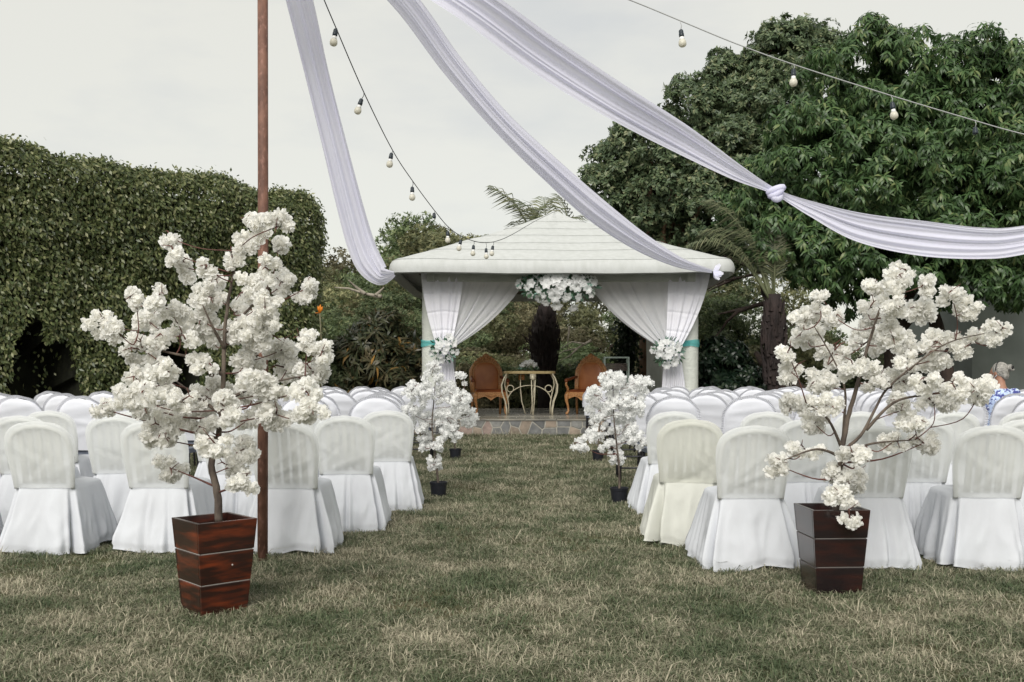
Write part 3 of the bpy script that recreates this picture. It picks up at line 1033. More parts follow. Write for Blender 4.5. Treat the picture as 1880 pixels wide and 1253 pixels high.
shrub('leafy_shrub', 'pale olive shrub behind the tan chair with the table beside it', 'bush', 860, 27,
      [(860, 700, 25, 0), (850, 730, 25, 0), (880, 740, 25, .2)], m_forest[2], 500, 8, 0.14, 0.06, 84, long=False)
shrub('leafy_shrub', 'green shrub growing right behind the platform between palm trunk and right tan chair', 'bush', 1040, 27.4,
      [(1040, 700, 28, 0), (1065, 690, 25, 0), (1030, 735, 28, .2), (1070, 735, 25, 0)], m_forest[1], 600, 8, 0.13, 0.06, 85, long=False)
shrub('leafy_shrub', 'dark shrub low behind the platform between table and left tan chair', 'bush', 945, 27.6,
      [(930, 715, 25, 0), (955, 700, 25, 0), (940, 740, 25, .2), (970, 735, 20, 0)], m_forest[0], 500, 8, 0.13, 0.06, 86, long=False)
# strelitzia flower by the hedge end
t = thing('strelitzia', 'orange bird of paradise flower on a stalk against the hedge end', 'flower', P(588, 690, 18.9))
mb = MB()
b0 = P(588, 690, 18.9)
h0 = P(587, 575, 18.7) - b0
mb.tube([(0, 0, -b0.z), (0.03, 0, 0.5), h0], 0.012, 6)
mb.build('stalk', m_rachis, t)
for (dx, dz) in ((-0.03, 0.13), (0.02, 0.16), (0.06, 0.12), (-0.09, 0.0)):
    MB().tube([h0, h0 + Vector((dx * .6, -0.02, dz * .6)), h0 + Vector((dx, -0.03, dz))], [0.012, 0.028, 0.003], 6, flat=0.3).build('petal', m_orange, t)

# ------------------------------------------------------------------ building wall at the right edge
t = thing('garden_building', 'plain grey-green plastered building wall at the right edge behind the mango leaves', 'building', P(1785, 690, 26.5).xyz * Vector((1, 1, 0)) if False else Vector((P(1785, 690, 26.5).x, 26.5, 0)))
MB().box((4, 2.5, 1.95), (8, 5, 3.9)).build('wall', m_wall, t, smooth=False)
MB().box((4, 2.5, 4.0), (8.5, 5.5, 0.2)).build('roof_slab', m_wall, t, smooth=False)
MB().box((4, -0.02, 0.12), (8.02, 0.03, 0.24)).build('plinth', m_mortar, t, smooth=False)

# ------------------------------------------------------------------ gazebo
GX, GY = 0.98, 22.6
gaz = thing('gazebo', 'open white gazebo with low pyramid roof and round columns at the end of the aisle', 'gazebo', (GX, GY, 0))


def make_roof():
    half, n = 3.42, 200
    ang = []
    prof = [(0.955, 3.30), (0.985, 3.19), (1.0, 3.21), (1.004, 3.30), (0.998, 3.40), (0.990, 3.445), (0.988, 3.462), (0.983, 3.463), (0.983, 3.473), (0.985, 3.478), (0.962, 3.512), (0.945, 3.525)]
    s, z = 0.945, 3.525
    for i in range(1, 19):          # courses: each steps a little
        s2 = 0.945 * (1 - i / 19.0)
        f = 1 - s2 / 0.945
        z2 = 3.525 + (4.90 - 3.525) * (0.92 * f + 0.08 * f * f)
        if i in (3, 6, 9, 12, 15):
            prof.append((s2 + 0.001, z2 - 0.003))
            prof.append((s2 - 0.002, z2 - 0.002))
            prof.append((s2 - 0.002, z2 + 0.008))
            prof.append((s2 - 0.0005, z2 + 0.011))
        else:
            prof.append((s2, z2 + (0.02 if i == 18 else 0)))
    prof.append((0.03, 4.90))
    v, f = [], []
    for (sc_, z_) in prof:
        for j in range(n):
            a = 2 * PI * (j + 0.5) / n
            c, s_ = math.cos(a), math.sin(a)
            e = 16 if sc_ > 0.5 else 8
            q = (abs(c) ** e + abs(s_) ** e) ** (-1 / e)
            x, y = half * sc_ * q * c, half * sc_ * q * s_
            sag = -0.035 * (1 - (max(abs(x), abs(y)) and (min(abs(x), abs(y)) / max(abs(x), abs(y))) ** 2)) * sc_
            wob = 0.018 * pnoise(Vector((x * 1.1, y * 1.1, z_ * 2)))
            v.append((x, y, z_ + sag + wob))
    for i in range(len(prof) - 1):
        for j in range(n):
            f.append((i * n + j, i * n + (j + 1) % n, (i + 1) * n + (j + 1) % n, (i + 1) * n + j))
    f.append(tuple((len(prof) - 1) * n + j for j in range(n)))
    MB().add(v, f).build('roof', m_roof, gaz, sharp=50)
    MB().box((0, 0, 3.29), (5.75, 5.75, 0.05)).build('ceiling', m_soffit, gaz, smooth=False)
    mb_ = MB()
    for sx in (-1, 1):
        mb_.box((sx * 2.6, 0, 3.17), (0.16, 5.5, 0.18))
        mb_.box((0, sx * 2.6, 3.165), (5.04, 0.16, 0.17))
    mb_.build('beams', m_stucco, gaz, smooth=False)
    for sx in (-1, 1):
        for sy in (-1, 1):
            mb_ = MB()
            mb_.grid(lambda u, w: Vector((math.cos(u * 2 * PI), math.sin(u * 2 * PI), 0)) * (0.215 + 0.008 * pnoise(Vector((math.cos(u * 6.283) * 2, math.sin(u * 6.283) * 2, w * 9 + sx * 3 + sy)))) + Vector((sx * 2.6, sy * 2.3, 0.33 + w * 2.75)), 28, 26, closed=True)
            mb_.build('column', m_stucco, gaz)


make_roof()

# platform of crazy-paved stone
plat = thing('stone_platform', 'low platform faced with irregular mortared stones and paved with worn slate tiles', 'platform', (GX, 19.9, 0))


def clip(poly, nx, ny, c):
    out = []
    for i in range(len(poly)):
        a, b = poly[i], poly[(i + 1) % len(poly)]
        da, db = a[0] * nx + a[1] * ny - c, b[0] * nx + b[1] * ny - c
        if da <= 0:
            out.append(a)
        if (da < 0 < db) or (db < 0 < da):
            t_ = da / (da - db)
            out.append((a[0] + (b[0] - a[0]) * t_, a[1] + (b[1] - a[1]) * t_))
    return out


def voronoi(pts_, x0, x1, y0, y1, gap):
    cells = []
    for i, p in enumerate(pts_):
        poly = [(x0, y0), (x1, y0), (x1, y1), (x0, y1)]
        poly = [(max(p[0] - 1.2, x0), y0), (min(p[0] + 1.2, x1), y0), (min(p[0] + 1.2, x1), y1), (max(p[0] - 1.2, x0), y1)]
        for j, q in enumerate(pts_):
            if i == j or abs(q[0] - p[0]) > 2.2:
                continue
            dx, dy = q[0] - p[0], q[1] - p[1]
            L_ = math.hypot(dx, dy)
            nx, ny = dx / L_, dy / L_
            c = (p[0] + q[0]) / 2 * nx + (p[1] + q[1]) / 2 * ny - gap / 2
            poly = clip(poly, nx, ny, c)
            if len(poly) < 3:
                break
        if len(poly) >= 3:
            cells.append(poly)
    return cells


def make_platform():
    W, Dp, Hh = 7.3, 6.1, 0.33
    MB().box((0, Dp / 2 + 0.004, (Hh - 0.03) / 2), (W - 0.06, Dp, Hh - 0.03)).build('mortar_core', m_mortar, plat, smooth=False)
    r_ = random.Random(15)
    pts_ = []
    x = -W / 2 + 0.12
    while x < W / 2:
        two = r_.random() < 0.8
        if two:
            sp = r_.uniform(0.11, 0.2)
            pts_.append((x + r_.uniform(-.06, .06), r_.uniform(0.06, 0.11)))
            pts_.append((x + r_.uniform(-.08, .08) + 0.05, r_.uniform(0.21, 0.28)))
        else:
            pts_.append((x, r_.uniform(0.13, 0.2)))
        x += r_.uniform(0.16, 0.33)
    for k, poly in enumerate(voronoi(pts_, -W / 2, W / 2, 0.0, 0.30, 0.016)):
        mb_ = MB()
        pr = r_.uniform(0.012, 0.022)
        cx = sum(a for a, b in poly) / len(poly)
        cz = sum(b for a, b in poly) / len(poly)
        fr_ = [(cx + (a - cx) * 0.94, cz + (b - cz) * 0.92) for a, b in poly]
        n = len(poly)
        v = [(a, 0.05, b) for a, b in poly] + [(a, 0.012, b) for a, b in poly] + [(a, -pr + 0.012, b) for a, b in fr_]
        f = [tuple(range(2 * n, 3 * n))] + [(i, (i + 1) % n, n + (i + 1) % n, n + i) for i in range(n)] + [(n + i, n + (i + 1) % n, 2 * n + (i + 1) % n, 2 * n + i) for i in range(n)]
        mb_.add(v, f)
        mb_.build('stone', m_stones[r_.choice([0, 0, 0, 1, 1, 1, 2, 3, 3])], plat, smooth=False)
    # coping tiles along the front and floor tiles
    y = -0.03
    row = 0
    while y < Dp - 0.1:
        d = 0.34 if row == 0 else r_.uniform(0.5, 0.8)
        x = -W / 2 + (0 if row % 2 else -0.3)
        while x < W / 2 - 0.05:
            w = r_.uniform(0.5, 1.05)
            x2 = min(x + w, W / 2)
            if W / 2 - x2 < 0.25:
                x2 = W / 2
            xa = max(x, -W / 2)
            o_ = MB().box(((xa + x2) / 2, y + d / 2, Hh - 0.012 + r_.uniform(0, 0.002)), (x2 - xa - 0.014, d - 0.014, 0.03)).build('floor_tile', m_tile, plat, smooth=False)
            x = x2
        y += d
        row += 1


make_platform()

# ------------------------------------------------------------------ curtains
def curtain(name, label, topL, topR, gather, gw, foot, inner_left, Y, mat_o, mat_s):
    """Cloth from the eave, gathered at one point, then falling to the floor.  px coordinates at depth Y."""
    t_ = thing(name, label, 'curtain', (0, 0, 0))
    gx, gy = gather

    def cloth(u, v, a0, a1, phase, n_f, amp):
        # u across, v from top to gather
        xt = a0[0] + (a1[0] - a0[0]) * u
        yt = a0[1] + (a1[1] - a0[1]) * u
        xg = gx + (u - 0.5) * gw
        yg = gy
        e = v
        # hang: outer edge falls straight, inner edge sweeps
        ux = abs((xt - gx)) / 160
        k = e ** (1.0 + 0.55 * (1 - min(ux, 1)))
        x = xt + (xg - xt) * (k if ux < 0.5 else (e ** 1.12))
        y = yt + (yg - yt) * (e ** (1.0 - 0.10 * min(ux, 1)))
        y += 10 * math.sin(PI * e) * min(ux, 1)
        p = P(x, y, Y)
        fold = math.sin(u * n_f * 2 * PI + phase + 1.2 * math.sin(e * 2 + u * 7)) + 0.5 * math.sin(u * n_f * 3.7 * PI + phase * 2)
        p.y += amp * fold * (0.55 + 0.45 * e) - 0.10 * (1 - (1 - e) ** 2)
        return p
    ml, mr = topL, topR
    mb_ = MB()
    mb_.grid(lambda u, v: cloth(u, v, ml, mr, 0.7, 9, 0.018), 110, 34)
    mb_.build('sheer_panel', mat_s, t_)
    # denser satin strip hanging in front of the column
    if inner_left:
        s0, s1 = (topR[0] - 78, topR[1]), topR
    else:
        s0, s1 = topL, (topL[0] + 78, topL[1])
    mb_ = MB()

    def strip(u, v):
        p = cloth(u, v, s0, s1, 2.1, 4, 0.022)
        p.y -= 0.07
        # pressed-in fold creases
        for c in (0.28, 0.52, 0.76):
            p.y += 0.018 * math.exp(-((v - c) / 0.012) ** 2)
        return p
    mb_.grid(strip, 44, 90)
    mb_.build('satin_panel', mat_o, t_)
    mb_ = MB()
    (fx0, fx1, fy) = foot

    def tail(u, v):
        x0 = gx - gw * 0.5 + (fx0 - gx + gw * 0.5) * v ** 0.7
        x1 = gx + gw * 0.5 + (fx1 - gx - gw * 0.5) * v ** 0.7
        p = P(x0 + (x1 - x0) * u, gy + (fy - gy) * v, Y)
        p.y += 0.03 * math.sin(u * 5.5 * 2 * PI + 0.8 * v) - 0.10 + 0.03 * v
        return p
    mb_.grid(tail, 60, 14)
    mb_.build('tail', mat_o, t_)
    return t_


curtain('curtain', 'white voile curtain tied back to the left gazebo column', (773, 498), (972, 502), (816, 641), 24, (800, 842, 760), False, 20.02, m_satin, m_sheer)
curtain('curtain', 'white voile curtain tied back to the right gazebo column', (1068, 502), (1303, 498), (1232, 643), 26, (1212, 1262, 760), True, 20.02, m_satin, m_sheer)

for nm, sx, lab in (('left', -1, 'teal organza ribbon round the left gazebo column'), ('right', 1, 'teal organza ribbon round the right gazebo column')):
    mb = MB()
    cx, cy = GX + sx * 2.6, GY - 2.3
    mb.grid(lambda u, v: Vector((cx + 0.236 * math.cos(u * 2 * PI), cy + 0.236 * math.sin(u * 2 * PI), 1.79 + v * 0.13 + 0.012 * math.sin(u * 19 + v * 4))) + Vector((math.cos(u * 6.283), math.sin(u * 6.283), 0)) * 0.006 * math.sin(v * 9 + u * 11), 40, 5, closed=True)
    # tails reaching over to the bouquet
    gx = P(816 if sx < 0 else 1232, 636, 19.85)
    mb.grid(lambda u, v: Vector((cx, cy - 0.25, 1.80)).lerp(gx + Vector((0, 0.02, -0.04)), u) + Vector((0, 0.01 * math.sin(u * 9), v * 0.11 * (1 - 0.3 * u))), 12, 3)
    o = mb.build('ribbon', m_teal)
    tag(o, lab, 'ribbon')


# ------------------------------------------------------------------ flowers
def pompom(seed, n_pet, r, ruff, mat, name='blossom'):
    """Double blossom: short ruffled petals over a rounded heart."""
    g = np.random.default_rng(seed)
    mb_ = MB()
    mb_.ball((0, 0, 0), r * 0.60, 8, 6)
    mb_.r = [0.35] * len(mb_.v)
    for k in range(n_pet):
        zz = 1 - 1.9 * (k + 0.5) / n_pet
        a = k * 2.399963 + g.uniform(-.3, .3)
        q = math.sqrt(max(0, 1 - zz * zz))
        d = Vector((q * math.cos(a), q * math.sin(a), zz))
        d = (d + Vector(g.normal(0, .14, 3))).normalized()
        up = Vector(g.normal(0, 1, 3))
        s = d.cross(up).normalized()
        nrm_ = s.cross(d)
        L_ = r * g.uniform(0.86, 1.12)
        W_ = r * g.uniform(0.55, 0.78)
        v, rv = [], []
        base = g.uniform(0.3, 0.85)
        for (t_, w_) in ((0.45, 0.35), (0.8, 0.9), (1.0, 0.72)):
            for j in (-1, -0.33, 0.33, 1):
                cup = nrm_ * (0.22 * r * (t_ ** 2) * (1 if k % 2 else -1) + ruff * r * g.uniform(-1, 1) * t_)
                ext = d * L_ * (t_ + (0.10 * g.uniform(-1, 1) - 0.10 * (abs(j) == 1)) * (t_ == 1.0))
                v.append(ext + s * W_ * 0.6 * j * w_ + cup)
                rv.append(min(1, max(0, base + (t_ - 0.75) * 0.9)))
        f = [(i * 4 + j, i * 4 + j + 1, (i + 1) * 4 + j + 1, (i + 1) * 4 + j) for i in range(2) for j in range(3)]
        mb_.add(v, f, rv)
    return mb_.mesh(name, mat)


POM_C = [pompom(100 + k, 24, 0.043, 0.13, m_petal) for k in range(6)]
POM_W = [pompom(120 + k, 17, 0.040, 0.14, m_petal_w) for k in range(5)]


def lily(seed, mat, r=0.07, n=6):
    g = np.random.default_rng(seed)
    mb_ = MB()
    for k in range(n):
        a = 2 * PI * k / n + g.uniform(-.12, .12)
        d = Vector((math.cos(a), math.sin(a), 0))
        s = Vector((-math.sin(a), math.cos(a), 0))
        v, rv = [], []
        for (t_, w_, z_) in ((0.08, .12, 0), (0.4, .34, .28), (0.75, .30, .42), (1.0, .04, .30)):
            for j in (-1, 0, 1):
                v.append(d * r * t_ + s * r * w_ * j + Vector((0, 0, r * (z_ + (0.08 if j else 0)))))
                rv.append(0.35 + 0.5 * t_)
        f = [(i * 3 + j, i * 3 + j + 1, (i + 1) * 3 + j + 1, (i + 1) * 3 + j) for i in range(3) for j in range(2)]
        mb_.add(v, f, rv)
    return mb_.mesh('flower', mat)


LILY = [lily(140 + k, m_petal_w, 0.075) for k in range(3)]


def bouquet(name, label, c, rx, rz, n, ry, seed, size=1.0, leafn=160, hang=0.0, cat='flowers'):
    t_ = thing(name, label, cat, c)
    r_ = random.Random(seed)
    for i in range(n):
        a, q = i * 2.399, math.sqrt((i + .5) / n)
        jj = 1 + 0.5 * pnoise(Vector((math.cos(a) * 1.7, math.sin(a) * 1.7, seed)))
        x, z = rx * q * math.cos(a) * jj + r_.uniform(-.03, .03), rz * q * math.sin(a) * jj + r_.uniform(-.03, .03)
        z -= hang * (1 - (x / rx) ** 2) * max(0, -z / rz)
        y = -ry * math.sqrt(max(0, 1 - q * q)) + r_.uniform(-.02, .02)
        me = r_.choice(LILY + LILY + POM_W[:1])
        d = Vector((x / rx * 0.8, -0.9, z / rz * 0.6 + r_.uniform(-.3, .3)))
        e = d.to_track_quat('Z', 'Y').to_euler()
        put('flower', me, t_, loc=(x, y, z), rot=e, scl=size * r_.uniform(0.75, 1.45))
    g = np.random.default_rng(seed)
    q = g.uniform(0, 1, leafn) ** 0.5
    a = g.uniform(0, 6.28, leafn)
    Pb = np.stack([rx * q * np.cos(a), g.uniform(-ry * .6, 0.05, leafn), rz * q * np.sin(a)], 1)
    D = np.stack([np.cos(a), g.uniform(-.9, .2, leafn), np.sin(a) - .2], 1)
    V, T, RN = leaves(Pb, D, sph(leafn, g), 0.13 * size, 0.045 * size, g.uniform(size=leafn), .2, True)
    o_ = put('foliage', np_mesh('foliage', V, T, RN, m_greenleaf), t_)
    o_['kind'] = 'stuff'
    return t_


bouquet('flower_garland', 'wide hanging cluster of white lilies and orchids at the middle of the gazebo eave', P(1026, 524, 19.55), 0.71, 0.25, 46, 0.20, 201, 1.25, 420, hang=0.12)
bouquet('bouquet', 'white flower bouquet on the left curtain tie', P(816, 641, 19.70), 0.23, 0.21, 17, 0.16, 202, 0.95, 90, cat='bouquet')
bouquet('bouquet', 'white flower bouquet on the right curtain tie', P(1226, 647, 19.70), 0.26, 0.23, 19, 0.16, 203, 0.95, 110, cat='bouquet')


# ------------------------------------------------------------------ throne chairs, table, stand
def throne(label, loc, rz):
    t_ = thing('armchair', label, 'armchair', loc, rz, 'carved armchairs under the gazebo')
    # local: faces -Y (towards the aisle). seat height .48, back to 1.27
    W = 0.33
    bm_ = []
    arch = []
    for i in range(25):
        a = PI * i / 24
        c, s_ = math.cos(a), math.sin(a)
        arch.append(Vector((W * c, 0.30 + 0.06 * (0.78 + 0.44 * s_ - 0.5), 0.86 + 0.30 * s_)))
    pts_ = [Vector((W * 0.94, 0.24, 0.46)), Vector((W * 0.97, 0.26, 0.62))] + arch + [Vector((-W * 0.97, 0.26, 0.62)), Vector((-W * 0.94, 0.24, 0.46))]
    mb_ = MB().tube(pts_, 0.038, 10)
    inner = [Vector((p.x * 0.86, p.y - 0.025, 0.86 + (p.z - 0.86) * 0.86 if p.z > .86 else p.z)) for p in pts_]
    mb_.tube(inner, 0.018, 8)
    mb_.build('back_frame', m_gold, t_)
    cr = MB()                                   # carved crest
    for i in range(11):
        a = PI * (0.22 + 0.56 * i / 10)
        h = math.sin(PI * i / 10)
        cr.ball((W * 1.02 * math.cos(a), 0.315, 0.865 + 0.31 * math.sin(a) + 0.035 * h), (0.036, 0.03, 0.030 + 0.035 * h), 8, 6)
    cr.tube([(-0.10, .31, 1.19), (-0.05, .30, 1.245), (0, .295, 1.275), (0.05, .30, 1.245), (0.10, .31, 1.19)], [0.02, 0.03, 0.036, 0.03, 0.02], 8)
    cr.build('crest', m_gold, t_)
    mb_ = MB()

    def pad(u, v):
        x = (u * 2 - 1)
        zz = 0.54 + v * 0.59
        w = W * 0.86 * (1 if v < 0.55 else math.sqrt(max(0, 1 - ((v - 0.55) / 0.47) ** 2)))
        y = 0.275 + 0.05 * v - 0.05 * math.sqrt(max(0, 1 - x ** 4)) * math.sin(PI * min(1, v * 0.9 + .1)) ** 0.3
        return Vector((x * w, y, zz))
    mb_.grid(pad, 14, 14)
    mb_.grid(lambda u, v: Vector((pad(u, v).x, 0.335 + 0.03 * v, pad(u, v).z)), 8, 10)
    mb_.build('backrest', m_leather, t_)
    st = MB()
    st.grid(lambda u, v: Vector(((u * 2 - 1) * (0.30 + 0.05 * (1 - v)), -0.27 + 0.54 * v, 0.475 + 0.065 * math.sqrt(max(0, 1 - (2 * u - 1) ** 6)) * math.sqrt(max(0, 1 - (2 * v - 1) ** 6)))), 14, 12)
    st.build('seat', m_leather_d, t_)
    ap = MB()

    def apron(u, v):
        x = (u * 2 - 1) * 0.345
        low = 0.36 - 0.06 * math.exp(-(x / 0.09) ** 2) + 0.03 * math.sin(abs(x) * 14)
        return Vector((x, -0.285, 0.478 + (low - 0.478) * v))
    ap.grid(apron, 24, 4)
    for sx in (-1, 1):
        ap.grid(lambda u, v: Vector((sx * (0.345 - 0.04 * u), -0.285 + 0.55 * u, 0.478 - (0.09 + 0.03 * math.sin(u * 9)) * v)), 14, 3)
    ap.box((0, -0.01, 0.462), (0.66, 0.53, 0.03))
    for i in range(9):
        ap.ball(((i - 4) * 0.025, -0.292, 0.40 - 0.02 * math.cos((i - 4) * .6)), (0.016, 0.014, 0.018), 6, 5)
    ap.build('apron', m_gold, t_)
    for sx in (-1, 1):
        # cabriole front leg
        MB().tube([(sx * .31, -.26, .47), (sx * .335, -.285, .40), (sx * .335, -.29, .30), (sx * .305, -.27, .17), (sx * .30, -.265, .08), (sx * .325, -.30, .025), (sx * .33, -.315, 0.012)],
                  [.045, .048, .036, .024, .022, .032, .018], 9).build('leg', m_gold, t_)
        MB().tube([(sx * .30, .24, .47), (sx * .305, .25, .25), (sx * .31, .29, 0.0)], [.03, .028, .026], 4).build('leg', m_gold, t_)
        # arm with scroll
        MB().tube([(sx * .315, .26, .80), (sx * .345, .12, .775), (sx * .365, -.05, .745), (sx * .37, -.16, .735), (sx * .375, -.21, .715), (sx * .37, -.215, .685)],
                  [.026, .03, .036, .036, .038, .022], 9).build('armrest', m_leather_d, t_)
        MB().tube([(sx * .37, -.19, .71), (sx * .38, -.20, .64), (sx * .36, -.15, .56), (sx * .345, -.16, .47)], [.028, .024, .028, .034], 8).build('arm_support', m_gold, t_)
    return t_


pf = 0.335
a = P(897, 690, 22.2)
throne('carved gilt armchair with tan leather left of the table', (a.x, 22.2, pf), R(12)).scale = (1.05, 1.05, 1.05)
a = P(1076, 690, 22.2)
throne('carved gilt armchair with tan leather right of the table', (a.x, 22.2, pf), R(-24)).scale = (1.05, 1.05, 1.05)


def make_table():
    c = P(972, 690, 21.9)
    t_ = thing('console_table', 'cream scrolled iron table with thin golden top between the two armchairs', 'table', (c.x, 21.9, pf))
    top = MB()
    n = 40
    k = [(0.57 * math.copysign(abs(math.cos(2 * PI * i / n)) ** 0.8, math.cos(2 * PI * i / n)), 0.30 * math.copysign(abs(math.sin(2 * PI * i / n)) ** 0.8, math.sin(2 * PI * i / n))) for i in range(n)]
    top.prism(k, 0.905, 0.965, axis='z')
    bev(top.build('tabletop', m_brass, t_, smooth=False), 0.008)
    for sx in (-1, 1):
        for sy in (-1, 1):
            MB().tube([(sx * .50, sy * .2, .905), (sx * .56, sy * .21, .80), (sx * .61, sy * .22, .66), (sx * .60, sy * .22, .5), (sx * .53, sy * .2, .3), (sx * .50, sy * .19, .12), (sx * .50, sy * .19, 0)], 0.017, 8).build('leg', m_iron, t_)
        MB().tube([(sx * .47, 0, .90), (sx * .53, 0, .78), (sx * .545, 0, .66), (sx * .50, 0, .48), (sx * .46, 0, .25), (sx * .455, 0, .02)], 0.014, 8).build('scroll', m_iron, t_)
        ring = [(sx * .42 + .075 * math.cos(q_ / 14 * 2 * PI), -0.02, .58 + .075 * math.sin(q_ / 14 * 2 * PI)) for q_ in range(15)]
        MB().tube(ring, 0.012, 7).build('ring', m_iron, t_)
        arc = [(sx * (.48 - .48 * (1 - math.cos(q_ / 12 * PI / 2))), -0.01, .30 + .35 * math.sin(q_ / 12 * PI / 2)) for q_ in range(13)]
        MB().tube(arc, 0.012, 7).build('scroll', m_iron, t_)
        MB().tube([(sx * .14 - .05, 0.05, .905), (sx * .15 - .05, 0.05, .6), (sx * .12 - .05, 0.05, .3), (sx * .06 - .03, 0.05, .02)], 0.013, 7).build('leg', m_iron, t_)
    mb_ = MB()
    mb_.box((0.07, -0.28, 0.845), (0.13, 0.03, 0.115))
    mb_.ball((0.07, -0.30, 0.82), (0.05, 0.025, 0.05), 10, 6)
    mb_.build('carved_mask', m_iron, t_)
    MB().tube([(0.04, -0.27, 0.79), (0.05, -0.2, 0.4), (0.07, -0.2, 0.01)], 0.013, 7).build('leg', m_iron, t_)
    MB().tube([(0.12, -0.27, 0.79), (0.11, -0.2, 0.4), (0.08, -0.2, 0.01)], 0.013, 7).build('leg', m_iron, t_)
    MB().box((-0.17, 0.1, 0.83), (0.13, 0.03, 0.12)).build('carved_mask', m_gold, t_)
    tz = pf + 0.965
    f_ = thing('table_flowers', 'small white flower arrangement lying on the golden table', 'flowers', (c.x - 0.02, 21.85, tz))
    r_ = random.Random(9)
    for i in range(22):
        a_ = i * 2.4
        q_ = math.sqrt((i + .5) / 22)
        put('flower', r_.choice(POM_W + LILY[:1]), f_, loc=(0.19 * q_ * math.cos(a_), 0.09 * q_ * math.sin(a_), 0.05 + 0.14 * math.sqrt(1 - q_ * q_) + (0.03 if i % 5 == 0 else 0)), rot=(r_.uniform(-1, 1), r_.uniform(-1, 1), r_.uniform(0, 6)), scl=r_.uniform(0.9, 1.25))
    g = np.random.default_rng(3)
    a_ = g.uniform(0, 6.28, 40)
    V, T, RN = leaves(np.stack([.15 * np.cos(a_), .07 * np.sin(a_), np.full(40, .04)], 1), np.stack([np.cos(a_), np.sin(a_), g.uniform(-.1, .8, 40)], 1), sph(40, g), 0.11, 0.04, g.uniform(size=40), .2)
    put('foliage', np_mesh('foliage', V, T, RN, m_greenleaf), f_)


make_table()
a = P(1131, 690, 22.6)
t = thing('glass_stand', 'pale metal framed stand with smoked glass shelf right of the right armchair', 'stand', (a.x, 22.6, pf))
mb = MB()
for sx in (-1, 1):
    for sy in (-1, 1):
        MB().box((sx * 0.27, sy * 0.16, 0.63), (0.028, 0.028, 1.26)).build('leg', m_frameglass, t, smooth=False)
mb.box((0, -0.16, 1.275), (0.57, 0.03, 0.03)).box((0, 0.16, 1.275), (0.57, 0.03, 0.03)).box((-0.27, 0, 1.275), (0.03, 0.29, 0.03)).box((0.27, 0, 1.275), (0.03, 0.29, 0.03))
mb.build('top_frame', m_frameglass, t, smooth=False)
MB().box((0, 0, 1.06), (0.51, 0.02, 0.17)).build('glass_panel', m_smoke, t, smooth=False)


# ------------------------------------------------------------------ chairs
ORD = ['nearest', 'second', 'third', 'fourth', 'fifth', 'sixth', 'seventh', 'eighth', 'ninth', 'tenth', 'eleventh']


